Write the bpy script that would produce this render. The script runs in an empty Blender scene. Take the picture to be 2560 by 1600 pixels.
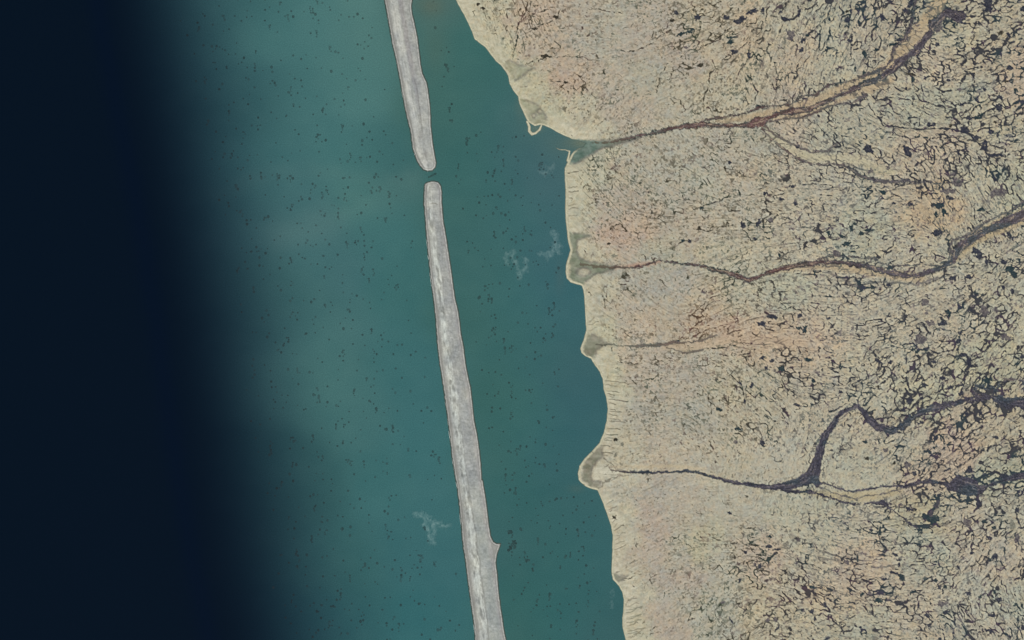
import bpy, math
import numpy as np

# ------------------------------------------------------------------ camera, sky, sun
PX = 4.0                                   # one photo pixel is four metres on the ground
def wx(x): return (x - 1280.0) * PX
def wy(y): return (800.0 - y) * PX

scene = bpy.context.scene
CAM_H = 24000.0
cd = bpy.data.cameras.new('camera')
cd.sensor_width = 36.0
cd.lens = 36.0 * CAM_H / (2560 * PX)
cd.clip_start = 100.0
cd.clip_end = 200000.0
cam = bpy.data.objects.new('camera', cd)
cam.location = (0, 0, CAM_H)
cam.rotation_euler = (0, 0, 0)
scene.collection.objects.link(cam)
scene.camera = cam

SUN_EL, SUN_AZ = math.radians(42), math.radians(150)   # azimuth clockwise from north
world = bpy.data.worlds.new('World')
scene.world = world
world.use_nodes = True
wn = world.node_tree
wn.nodes.clear()
sky = wn.nodes.new('ShaderNodeTexSky')
sky.sky_type = 'NISHITA'
sky.sun_disc = False
sky.sun_elevation = SUN_EL
sky.sun_rotation = SUN_AZ
bg = wn.nodes.new('ShaderNodeBackground')
bg.inputs['Strength'].default_value = 0.06
wo = wn.nodes.new('ShaderNodeOutputWorld')
wn.links.new(sky.outputs[0], bg.inputs[0])
wn.links.new(bg.outputs[0], wo.inputs[0])

sd_ = bpy.data.lights.new('sun', 'SUN')
sd_.energy = 3.6
sd_.angle = math.radians(0.53)
sd_.color = (1.0, 0.96, 0.90)
sun = bpy.data.objects.new('sun', sd_)
sun.rotation_euler = (math.pi / 2 - SUN_EL, 0, math.pi - SUN_AZ)
scene.collection.objects.link(sun)

scene.view_settings.view_transform = 'Standard'
scene.view_settings.look = 'None'
scene.view_settings.exposure = 0.0
scene.view_settings.gamma = 1.0
scene.view_settings.use_curve_mapping = False
# ------------------------------------------------------------------ tools
GAIN = np.array([0.94, 0.945, 0.97])           # light reaching level ground (set from a test render)
def lin(c):
    c = np.asarray(c, dtype=np.float64) / 255.0
    return np.where(c <= 0.04045, c / 12.92, ((c + 0.055) / 1.055) ** 2.4)
def alb(r, g, b):
    return (lin((r, g, b)) / GAIN).astype(np.float32)
def sstep(a, b, x):
    t = np.clip((x - a) / (b - a), 0, 1)
    return t * t * (3 - 2 * t)
def hash2(ix, iy, seed):
    h = (ix.astype(np.int64) * 374761393 + iy.astype(np.int64) * 668265263 + seed * 974711) & 0xffffffff
    h = ((h ^ (h >> 13)) * 1274126177) & 0xffffffff
    h = ((h ^ (h >> 16)) * 2246822519) & 0xffffffff
    h = h ^ (h >> 13)
    return ((h & 0xffffff) / float(0x1000000)).astype(np.float32)
def hash1(h, seed):
    return hash2(h, h * 0 + 17, seed)
def noise(x, y, seed):
    # value noise in 0..1 from a lattice of random numbers
    x0, y0 = math.floor(float(x.min())), math.floor(float(y.min()))
    nx, ny = int(float(x.max()) - x0) + 3, int(float(y.max()) - y0) + 3
    lat = np.random.RandomState(seed).rand(ny, nx).astype(np.float32)
    ix = np.floor(x).astype(np.int32); iy = np.floor(y).astype(np.int32)
    fx = (x - ix).astype(np.float32); fy = (y - iy).astype(np.float32)
    fx = fx * fx * (3 - 2 * fx); fy = fy * fy * (3 - 2 * fy)
    ix -= x0; iy -= y0
    a = lat[iy, ix]; b = lat[iy, ix + 1]; c = lat[iy + 1, ix]; d = lat[iy + 1, ix + 1]
    return (a + (b - a) * fx) * (1 - fy) + (c + (d - c) * fx) * fy
def fbm(x, y, seed, octs=3, gain=0.5):
    s = 0; a = 1.0; t = 0
    for k in range(octs):
        f = 2.0 ** k
        s = s + a * noise(x * f + 3.7 * k, y * f + 1.9 * k, seed + k); t += a; a *= gain
    return s / t - 0.5
def field(pts, X, Y, step=24, sigma=70):
    # smooth field through scattered control points (value may be a vector)
    P = np.array([p[:2] for p in pts], float); V = np.array([p[2:] for p in pts], float)
    gx = np.arange(X.min() - step, X.max() + 2 * step, step); gy = np.arange(Y.min() - step, Y.max() + 2 * step, step)
    GX, GY = np.meshgrid(gx, gy)
    d2 = (GX[..., None] - P[:, 0]) ** 2 + (GY[..., None] - P[:, 1]) ** 2
    w = np.exp(-d2 / (2 * sigma * sigma)) + 1e-4 / (d2 + 400)
    F = (w @ V) / w.sum(-1, keepdims=True)
    u = (X - gx[0]) / step; v = (Y - gy[0]) / step
    iu = u.astype(int); iv = v.astype(int); fu = (u - iu)[..., None]; fv = (v - iv)[..., None]
    r = (F[iv, iu] * (1 - fu) + F[iv, iu + 1] * fu) * (1 - fv) + (F[iv + 1, iu] * (1 - fu) + F[iv + 1, iu + 1] * fu) * fv
    return r.astype(np.float32)
def poly_sd(P, X, Y):
    # signed distance to a polygon, positive inside
    P = np.array(P, np.float32); n = len(P)
    d = np.full(X.shape, 1e9, np.float32); ins = np.zeros(X.shape, bool)
    for i in range(n):
        ax, ay = P[i]; bx, by = P[(i + 1) % n]
        ex, ey = bx - ax, by - ay
        L = ex * ex + ey * ey
        if L < 1e-6: continue
        t = np.clip(((X - ax) * ex + (Y - ay) * ey) / L, 0, 1)
        d = np.minimum(d, (X - ax - t * ex) ** 2 + (Y - ay - t * ey) ** 2)
        if ay != by:
            c = ((ay > Y) != (by > Y)) & (X < ex * (Y - ay) / (ey) + ax)
            ins ^= c
    return np.where(ins, 1, -1) * np.sqrt(d)
class Grid:
    def __init__(s, x0, x1, y0, y1, h):
        s.x0, s.y0, s.h = x0, y0, h
        s.nx = int(round((x1 - x0) / h)) + 1; s.ny = int(round((y1 - y0) / h)) + 1
        s.X, s.Y = np.meshgrid(x0 + h * np.arange(s.nx, dtype=np.float32), y0 + h * np.arange(s.ny, dtype=np.float32))
    def box(s, xa, xb, ya, yb):
        i0 = max(0, int((xa - s.x0) / s.h)); i1 = min(s.nx, int((xb - s.x0) / s.h) + 2)
        j0 = max(0, int((ya - s.y0) / s.h)); j1 = min(s.ny, int((yb - s.y0) / s.h) + 2)
        return (slice(j0, max(j0, j1)), slice(i0, max(i0, i1)))
def stroke(G, WX, WY, pts, w=None, pad=14):
    # distance to a polyline minus its half width (negative inside); pts: (x, y[, width])
    out = np.full(G.X.shape, 99.0, np.float32)
    for a, b in zip(pts[:-1], pts[1:]):
        wa = (a[2] if len(a) > 2 else w) / 2; wb = (b[2] if len(b) > 2 else w) / 2
        m = max(wa, wb) + pad
        s = G.box(min(a[0], b[0]) - m, max(a[0], b[0]) + m, min(a[1], b[1]) - m, max(a[1], b[1]) + m)
        if s[0].start >= s[0].stop or s[1].start >= s[1].stop: continue
        X = WX[s]; Y = WY[s]
        ex, ey = b[0] - a[0], b[1] - a[1]
        L = ex * ex + ey * ey + 1e-6
        t = np.clip(((X - a[0]) * ex + (Y - a[1]) * ey) / L, 0, 1)
        d = np.sqrt((X - a[0] - t * ex) ** 2 + (Y - a[1] - t * ey) ** 2) - (wa + (wb - wa) * t)
        out[s] = np.minimum(out[s], d)
    return out
def stroke2(G, WX, WY, pts, pad=14):
    # as stroke, with distance along and across the line
    out = np.full(G.X.shape, 99.0, np.float32); al = np.zeros(G.X.shape, np.float32); cr = al.copy(); run = 0.0
    for a, b in zip(pts[:-1], pts[1:]):
        wa, wb = a[2] / 2, b[2] / 2; m = max(wa, wb) + pad
        ex, ey = b[0] - a[0], b[1] - a[1]; L = math.hypot(ex, ey) + 1e-6
        s = G.box(min(a[0], b[0]) - m, max(a[0], b[0]) + m, min(a[1], b[1]) - m, max(a[1], b[1]) + m)
        if s[0].start < s[0].stop and s[1].start < s[1].stop:
            X = WX[s] - a[0]; Y = WY[s] - a[1]
            t = np.clip((X * ex + Y * ey) / L / L, 0, 1)
            d = np.sqrt((X - t * ex) ** 2 + (Y - t * ey) ** 2) - (wa + (wb - wa) * t)
            c = (X * ey - Y * ex) / L
            up = d < out[s]
            al[s] = np.where(up, run + t * L, al[s]); cr[s] = np.where(up, c, cr[s]); out[s] = np.minimum(out[s], d)
        run += L
    return out, al, cr
def T(ox, oy, pts):
    k = 640 / 2419.0
    return [(ox + p[0] * k, oy + p[1] * k) + ((p[2] * k,) if len(p) > 2 else ()) for p in pts]
def P2(s):
    return [tuple(float(v) for v in q.split(',')) for q in s.split()]
def mix(c, m, col):
    return c + (np.asarray(col, np.float32) - c) * m[..., None]

# ------------------------------------------------------------------ what the place looks like, in photo pixels
COAST = P2('1090,-110 1139,0 1147,16 1161,40 1170,58 1180,82 1186,98 1199,108 1212,118 1225,135 1239,153 1252,164 1262,177 1270,190 1273,209 1284,228 1294,241 1298,259 1306,278 1315,296 1320,306 '
           '1336,316 1350,313 1360,314 1376,321 1395,332 1413,341 1430,348 1450,353 1464,358 1458,366 1444,371 1434,378 1427,388 1420,400 '
           '1411,421 1411,442 1413,466 1413,493 1412,519 1413,546 1417,580 1420,606 1425,625 1420,643 1415,659 1413,678 1416,696 1425,706 1442,711 1454,715 1458,725 1461,757 '
           '1463,800 1465,826 1457,853 1450,871 1453,882 1463,891 1477,897 1487,914 1499,930 1506,948 1508,972 1515,996 1519,1020 1516,1051 1508,1083 1498,1107 1479,1128 1460,1147 '
           '1448,1165 1444,1184 1446,1200 1453,1208 1463,1216 1477,1222 1493,1226 1498,1237 1508,1261 1519,1290 1527,1316 1531,1338 1530,1372 1529,1406 1528,1433 1532,1449 1546,1465 '
           '1555,1480 1559,1499 1558,1523 1555,1544 1556,1570 1563,1597 1575,1640 1590,1720')
LAND = COAST + [(2900, 1720), (2900, -110)]
NI_W = P2('930,-150 945,-80 962,0 966,24 974,66 982,111 991,151 1000,196 1007,238 1016,286 1026,323 1032,370 1040,394 1044,403 1052,416 1059,424 1069,427')
NI_E = P2('1080,426 1088,418 1090,408 1088,397 1082,362 1077,317 1075,267 1069,220 1066,206 1056,185 1051,161 1048,132 1043,93 1036,58 1030,34 1028,16 1030,0 1022,-60 1014,-150')
SI_W = P2('1069,456 1064,460 1061,466 1061,477 1060,506 1063,538 1065,572 1069,612 1073,651 1076,686 1081,723 1085,757 1090,800 1093,848 1095,871 1100,911 1106,948 1112,990 1118,1033 1123,1073 '
          '1127,1107 1132,1152 1140,1200 1143,1213 1147,1248 1151,1287 1156,1338 1159,1372 1165,1406 1169,1443 1175,1486 1181,1531 1187,1570 1188,1600 1196,1680 1205,1760')
SI_E = P2('1290,1760 1278,1680 1265,1600 1261,1584 1255,1544 1251,1518 1246,1478 1243,1438 1239,1406 1242,1385 1247,1372 1251,1360 1241,1360 1233,1355 1226,1340 1222,1314 1217,1271 1212,1234 1206,1200 '
          '1204,1200 1202,1165 1198,1125 1193,1091 1185,1051 1181,1012 1176,969 1169,938 1163,906 1159,871 1152,834 1148,800 1145,778 1138,749 1134,723 1129,686 1124,651 1118,612 1113,580 1109,559 '
          '1106,532 1104,506 1104,479 1102,466 1096,457 1085,453')
MUD = [P2('1255,156 1276,148 1292,159 1334,169 1302,196 1286,204 1277,190 1270,180'),
       P2('1297,246 1318,249 1344,259 1360,280 1374,304 1362,316 1350,316 1334,318 1322,308 1315,280 1305,265'),
       P2('1420,580 1456,583 1477,588 1445,601 1442,625 1450,646 1477,654 1540,664 1535,673 1482,688 1461,707 1454,713 1429,704 1418,691 1422,678 1420,654 1430,633 1426,612'),
       P2('1470,834 1487,837 1511,853 1532,860 1506,865 1490,877 1489,893 1479,894 1466,887 1457,877 1461,856'),
       P2('1506,1110 1508,1125 1511,1144 1493,1152 1479,1170 1477,1189 1480,1200 1503,1203 1502,1216 1493,1222 1477,1218 1456,1203 1450,1184 1454,1165 1466,1147 1487,1128'),
       P2('1532,1433 1548,1438 1569,1438 1559,1449 1547,1457 1538,1449'),
       P2('1415,344 1460,350 1520,350 1600,338 1600,346 1530,366 1500,374 1470,392 1440,410 1424,410 1420,392 1440,372 1455,360')]
SPITS = [P2('1318,304,6 1323,316,8 1323,328,8 1330,335,8 1339,333,7 1349,324,7 1354,314,5'),
         P2('1388,369,1 1399,374,3 1413,375,3 1424,378,5 1422,390,6 1419,402,7')]

# rivers: centre line with width, fringe lines, floodplain strips
R1 = P2('1480,358,3 1505,359,5 1558,349,9 1597,340,10 1637,332,10 1677,321,12 1717,315,16 1756,312,18 1783,312,12 1836,315,11 1865,313,12 1885,308,26 1902,306,28 1920,296,12 1946,284,13 1986,277,18 '
        '2013,275,17 2034,266,13 2066,254,15 2100,238,12 2140,221,16 2171,206,15 2206,191,18 2232,174,22 2252,152,22 2272,138,16 2288,128,22 2296,118,24 2309,103,18 2325,79,20 2333,60,26 2349,45,24 2366,32,22 2396,42,30 2404,40,22')
R1N = P2('1756,305,7 1769,299,8 1809,294,8 1849,286,6 1888,274,9 1897,268,12 1920,268,4 1973,262,4 1999,243,5 2039,236,8 2068,214,8 2105,206,6 2140,201,5 2185,181,14 2211,171,8 2228,150,5 2235,118,9 2260,98,10 2275,70,9 2285,20,10 2292,-20,10')
R1S = P2('1925,305,5 1960,295,5 1999,296,5 2031,283,8 2068,267,6 2100,261,5 2132,257,4 2150,245,9 2165,238,8')
R1Q = P2('1910,312,8 1936,338,6 1966,354,6 1994,367,6 2031,381,7 2068,378,7 2088,360,7 2110,352,6')
R1P = P2('1905,320,7 1925,345,6 1946,362,7 1973,384,6 1997,397,6 2034,412,7 2079,411,5 2110,413,7 2137,427,8 2150,440,8 2185,450,14 2237,456,10 2264,450,10 2290,458,7 2317,453,7 2343,461,8 2383,456,6 2400,450,4')
R2 = P2('1452,662,4 1480,664,7 1532,668,8 1559,667,6 1585,669,7 1606,665,6 1625,656,6 1646,651,5 1678,655,7 1704,659,7 1731,661,8 1757,667,9 1784,674,12 1810,680,14 1837,688,14 1871,700,13 1889,695,13 1916,683,12 1942,675,12 1982,665,15 2035,657,13 '
        '2079,655,11 2118,657,12 2158,664,12 2198,674,15 2237,684,16 2277,691,13 2304,686,12 2330,676,15 2357,667,14 2380,654,17 2391,633,20 2406,612,24 2426,598,26 2449,585,22 2476,572,20 2502,560,26 2529,549,30 2560,538,30 2700,480,30')
R2N = P2('2035,650,5 2079,640,8 2118,640,5 2158,645,5 2185,642,6 2198,655,4 2220,664,4 2280,663,4 2340,663,5 2372,650,5 2380,600,8 2388,598,5 2415,590,9 2436,574,12 2476,549,5 2515,532,6 2545,515,7 2565,500,8')
R2S = P2('2030,672,3 2065,682,4 2105,695,6 2130,712,8 2150,717,6 2175,705,4 2240,706,5 2290,712,7 2330,700,7 2370,690,5')
R3 = P2('1490,861,5 1532,861,3 1572,866,3 1598,865,9 1625,863,9 1665,861,9 1691,856,9 1717,856,4 1757,850,6 1775,842,7 1790,838,4')
R3B = P2('1665,868,3 1691,876,3 1705,883,6 1725,880,6 1745,878,7 1765,870,4')
R4 = P2('1528,1176,3 1560,1178,6 1598,1180,7 1638,1181,8 1678,1180,6 1717,1177,8 1744,1181,8 1770,1189,8 1802,1198,9 1850,1209,10 1889,1214,12 1929,1219,14 1969,1214,20 2000,1204,26 2030,1190,36 2042,1157,27 2052,1117,19 2062,1086,19 2079,1067,17 2092,1046,14 '
        '2103,1030,10 2126,1022,12 2142,1014,10 2158,1030,13 2174,1051,16 2193,1068,20 2224,1076,18 2248,1070,13 2272,1054,16 2290,1036,13 2312,1026,16 2343,1018,15 2383,1008,15 2415,1001,13 2440,994,12 2484,990,14 2515,1008,26 2542,1004,26 2575,1010,26')
R4L = P2('2435,990,8 2440,968,8 2475,968,11 2490,975,9 2500,958,9 2515,948,7 2540,948,8 2560,955,9 2570,990,8')
R4S = P2('1940,1222,10 1986,1229,10 2039,1231,8 2068,1241,7 2100,1253,7 2126,1260,6 2158,1261,5 2185,1258,9 2206,1256,15 2222,1268,7 2237,1282,5 2259,1293,5 2274,1311,6 2290,1320,4')
R4T = P2('2038,1200,24 2044,1212,14 2058,1206,5 2084,1216,5 2124,1229,5 2158,1224,6 2185,1221,5 2198,1214,5 2237,1213,6 2259,1217,9 2290,1208,7 2325,1203,8 2360,1208,12 2375,1216,22 2400,1210,44 2425,1218,46 2445,1226,26 2470,1214,8 2500,1204,9 2530,1194,16 2570,1188,20')
R4M = P2('2050,1218,4 2085,1232,3 2120,1242,5 2140,1248,3 2165,1238,3 2198,1236,3 2230,1226,4 2255,1222,4')
R4D = [T(1400, 800, [(415, 1310, 7), (480, 1350, 8), (540, 1400, 9), (620, 1425, 8), (750, 1440, 6)]),
       T(1400, 800, [(400, 1540, 9), (440, 1512, 9), (520, 1485, 9), (620, 1462, 8), (700, 1455, 6), (780, 1438, 6)]),
       T(1400, 800, [(420, 1460, 4), (520, 1458, 4), (600, 1462, 5)]),
       T(1400, 1200, [(345, 95, 8), (390, 60, 8), (400, 20, 8), (450, 10, 10), (520, -30, 8)])]
FLOOD = [(P2('1790,303,6 1850,298,16 1888,290,20 1920,284,22 1973,274,26 2039,255,28 2105,222,26 2171,195,28 2225,165,30 2262,110,40 2300,75,40 2330,40,40 2350,0,40'), (176, 154, 122)),
         (P2('1925,297,8 1999,290,14 2068,266,12 2132,238,16 2180,222,22 2230,200,16'), (178, 156, 124)),
         (P2('1912,318,12 1940,346,18 1986,380,20 2031,394,22 2090,396,22 2150,400,24 2180,420,24 2230,430,20'), (182, 174, 144)),
         (P2('1540,668,8 1600,662,12 1650,655,9'), (168, 132, 112)),
         (P2('1920,682,14 1980,668,20 2060,660,26 2150,672,28 2230,688,22 2300,694,26'), (176, 155, 122)),
         (P2('2390,640,28 2440,594,36 2520,558,40 2600,520,40'), (176, 156, 120)),
         (P2('1660,866,10 1720,866,28 1770,862,26 1810,850,20 1900,850,24 2000,860,26'), (180, 163, 138)),
         (P2('1990,1228,8 2050,1234,18 2120,1242,26 2180,1240,28 2250,1228,16'), (172, 158, 124)),
         (P2('1530,1166,4 1610,1168,10 1700,1166,10 1760,1172,6'), (186, 170, 138)),
         (P2('2290,515,14 2320,530,18 2345,545,16'), (178, 160, 130))]
LINES = [P2('2348,1236,9 2340,1262,11 2325,1282,13 2312,1298,9'), P2('2444,1238,9 2450,1262,12 2434,1278,5'), P2('2274,1311,5 2300,1318,8 2335,1310,9 2350,1318,5'), P2('2430,1205,8 2460,1190,6 2490,1180,8 2510,1190,10'), P2('2380,1240,8 2400,1252,6 2430,1250,9'), P2('1690,856,2 1712,835,2 1735,815,2.5 1760,800,2 1790,795,1.5'), P2('1700,850,2 1730,842,1.5 1765,825,2 1800,815,2.5 1850,820,2'), P2('1745,805,1.5 1752,780,2 1775,760,1.5 1800,745,1.5'), P2('1720,866,2 1760,872,2 1810,868,2 1860,858,2 1920,862,2'), P2('1780,880,2 1830,890,2 1880,885,2'), P2('2264,1030,4 2300,1000,4 2330,985,5 2360,975,4 2400,960,5 2420,930,5'), P2('2250,990,4 2275,1000,6 2290,985,5 2270,970,4 2265,945,4'), P2('2330,1010,4 2345,985,5 2370,990,4'),
         T(1280, 0, P2('160,-20,7 130,110,14 80,200,8 45,260,10 50,370,7 20,480,7 5,560,5')), T(1280, 0, P2('400,60,5 340,80,6 290,100,9 210,130,7 140,160,7 90,200,5')),
         T(1280, 0, P2('470,70,5 430,160,10 360,180,6')), T(1280, 0, P2('390,200,7 300,230,10 210,270,9 120,330,3')), T(1280, 0, P2('700,85,3 850,95,5 960,110,6 1040,135,7')),
         T(1280, 0, P2('1555,285,6 1465,305,12 1390,350,6 1330,400,10 1200,470,7 1100,490,5 1000,480,5')),
         T(1280, 0, P2('2060,330,12 1900,400,10 1800,430,9 1650,490,9 1560,560,9 1470,600,8 1440,660,9 1395,700,10 1385,790,7 1360,880,6')),
         T(1280, 0, P2('2100,490,12 2000,550,9 1950,620,11 1870,700,10 1860,780,12 1845,840,14 1815,900,8 1810,1000,7 1810,1100,5')), T(1280, 0, P2('1855,850,7 1880,900,5 1870,990,4')),
         T(1280, 0, P2('2240,540,9 2200,600,8 2140,680,8 2100,760,6 2060,900,5')), T(1280, 0, P2('250,580,16 320,530,26 420,545,7 560,530,5 720,520,5 820,490,4')),
         T(1280, 0, P2('130,610,6 190,580,10')), T(1280, 0, P2('1420,100,5 1580,140,8 1680,100,7 1780,70,7 1900,30,7')),
         T(1280, 0, P2('340,770,5 420,775,8 505,775,10')), T(1280, 0, P2('2250,700,7 2280,800,9 2320,870,10 2290,960,8 2330,1010,10')), T(1280, 0, P2('2419,760,4 2350,860,6')),
         T(1920, 0, P2('330,380,12 420,300,8 440,280,8 500,220,12 560,160,8 590,80,10 620,0,8')), T(1920, 0, P2('1040,30,10 1060,130,10 1080,170,18 1160,210,12')),
         T(1920, 0, P2('640,430,7 650,560,8 690,680,7')), T(1920, 0, P2('890,870,10 930,960,12 1000,1060,16 1060,1140,16 1150,1190,14 1300,1210,16 1500,1220,14 1650,1210,18 1830,1240,26 1950,1290,14')),
         T(1920, 0, P2('1480,740,12 1560,720,14 1640,740,14 1700,730,10 1800,710,12 1950,690,10')), T(1920, 0, P2('1560,740,8 1590,830,16 1640,870,12 1740,860,14')),
         T(1920, 0, P2('1000,860,6 1130,920,8 1280,940,10 1500,960,9 1600,1000,12 1700,1000,9')), T(1920, 0, P2('830,1050,14 870,1150,9 900,1180,5')),
         T(1920, 0, P2('0,150,7 110,165,9 160,190,24 240,180,12 290,130,20 300,90,8')), T(1920, 0, P2('930,20,9 800,70,12 740,110,14')), T(1920, 0, P2('2010,20,10 2080,70,26 2120,150,12 2260,160,8 2419,200,5')),
         T(1920, 0, P2('1850,150,14 2000,150,10 2060,80,16')), T(1920, 0, P2('2020,770,14 2080,790,14 2130,770,8 2200,770,12')), T(1920, 0, P2('2200,930,8 2240,1010,12 2350,1000,8')),
         T(1920, 0, P2('1960,1110,14 2060,1060,18 2170,1010,18')), T(1920, 0, P2('2060,1450,16 2160,1460,20 2240,1480,14 2240,1400,7')), T(1920, 0, P2('1930,1300,16 1990,1360,18 2050,1400,22 2060,1450,18')),
         T(1920, 400, P2('490,550,9 600,500,6 670,490,5')), T(1920, 400, P2('800,500,10 900,505,9 1050,490,5')), T(1920, 400, P2('480,520,10 500,560,8')),
         T(1920, 400, P2('2070,0,14 2110,120,20 2140,180,22 2220,200,8 2270,180,10 2280,60,14')), T(1920, 400, P2('1620,100,8 1640,230,8 1760,210,9 1870,130,12 1900,60,10')),
         T(1920, 400, P2('1730,1170,8 1770,1250,8')), T(1400, 400, P2('1220,1480,7 1310,1400,9 1380,1350,8 1430,1300,8 1540,1270,7 1650,1280,8 1700,1330,10 1750,1370,7')),
         T(1400, 400, P2('1360,430,8 1440,400,9 1520,385,14 1580,350,12 1610,300,12 1680,285,14 1700,330,10 1780,335,9 1870,330,9')),
         T(1400, 400, P2('1010,440,4 1040,400,6 1130,380,7 1240,375,7')), T(1400, 400, P2('860,500,14 890,560,7 920,620,7 960,640,6')), T(1400, 400, P2('1070,925,5 1065,840,6 1120,790,8 1160,765,10 1230,765,9')),
         T(1400, 400, P2('1260,650,6 1400,670,8 1500,640,5 1640,610,5')), T(1400, 400, P2('1720,600,12 1880,600,14')), T(1400, 400, P2('1700,840,6 1720,930,6')), T(1400, 400, P2('1300,1210,7 1350,1240,12')),
         T(1400, 400, P2('1930,1440,20 2040,1490,20')),
         T(1920, 800, P2('1020,350,6 1080,270,8 1180,250,8 1280,270,8 1400,275,9 1500,270,14 1600,315,18 1750,280,16 1790,200,12')), T(1920, 800, P2('930,740,9 935,680,9 980,640,8 1060,650,8 1130,690,8')),
         T(1920, 800, P2('330,300,4 310,450,6')), T(1920, 800, P2('1850,330,20 1750,400,16 1690,430,14 1650,530,8')), T(1920, 800, P2('1880,350,26 1900,430,30 1850,520,12 1850,640,14')),
         T(1920, 800, P2('1470,1370,12 1450,1300,10 1480,1200,10 1550,1110,14 1580,1020,10 1650,930,8')), T(1920, 800, P2('1910,970,12 1850,1060,12 1750,1150,10 1650,1220,10 1560,1290,10 1490,1370,12 1470,1450,10')),
         T(1920, 800, P2('2280,20,16 2260,100,10 2130,210,14 2050,290,18 1950,350,10')), T(1920, 800, P2('2220,430,10 2110,520,16 2080,580,30 2080,640,14')), T(1920, 800, P2('2350,1150,10 2200,1170,12 2050,1200,12 1900,1310,12 1780,1400,8')),
         T(1920, 800, P2('1160,460,6 1170,560,8 1200,620,10')), T(1920, 800, P2('1300,640,12 1340,720,20 1330,770,18')), T(1920, 800, P2('1580,760,12 1530,740,10 1600,690,9 1640,600,16 1700,560,9')),
         T(1920, 800, P2('820,590,8 870,575,12 930,560,8 930,530,6 1000,510,8 1110,510,8')), T(1920, 1200, P2('1870,620,9 1830,700,5 1800,780,10 1790,830,14')),
         T(1920, 1200, P2('2170,760,10 2100,860,9 2060,920,7')), T(1920, 1200, P2('2260,1200,6 2300,1320,8 2370,1400,10')), T(1920, 1200, P2('250,1100,7 320,1130,8 380,1100,10 470,1130,8 520,1180,12')),
         T(1920, 1200, P2('250,960,12 300,910,9')), T(1920, 1200, P2('790,990,12 830,930,12')), T(1920, 1200, P2('1000,750,14 1120,745,10')), T(1920, 1200, P2('1150,870,16 1240,900,22 1290,990,9 1180,990,5')),
         T(1920, 1200, P2('1030,430,8 1050,560,14 1090,565,6')), T(1920, 1200, P2('560,1120,8 640,1170,10 740,1160,12 820,1160,12')), T(1920, 1200, P2('2350,240,12 2340,300,14 2380,420,16 2330,520,12 2400,680,12')),
         T(1400, 1200, P2('1330,545,5 1420,540,6 1500,570,7 1620,600,8 1720,600,10 1830,620,14 1900,610,8')), T(1400, 1200, P2('1860,1135,8 1800,1220,6 1740,1270,5 1680,1285,4')),
         T(1400, 1200, P2('2010,660,10 2090,655,8')), T(1400, 1200, P2('2040,690,26 1960,760,26 1970,800,14')), T(1400, 1200, P2('1850,790,10 1860,850,16 1890,870,12')), T(1400, 1200, P2('2270,910,12 2215,960,12 2215,1000,10')),
         T(1400, 1200, P2('520,880,3 600,850,5 660,790,7 720,770,5 780,780,3')), T(1400, 1200, P2('540,910,5 640,940,5 720,900,4 800,880,3')), T(1400, 1200, P2('560,930,4 640,960,4 700,1000,4')),
         T(1400, 800, P2('1680,540,8 1720,620,12 1730,700,14 1745,770,16')), T(1400, 800, P2('1585,0,8 1590,130,8')), T(1400, 800, P2('2090,550,7 2130,640,10 2160,670,12')), T(1400, 800, P2('2100,880,8 2140,960,12 2170,990,8')),
         T(1400, 800, P2('490,260,4 500,390,8 620,405,8 740,410,8')), T(1400, 800, P2('850,410,5 920,425,10 1020,410,7')), T(1400, 800, P2('720,270,4 760,350,5')), T(1400, 800, P2('960,300,4 1000,370,5 1080,400,4'))]
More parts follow.
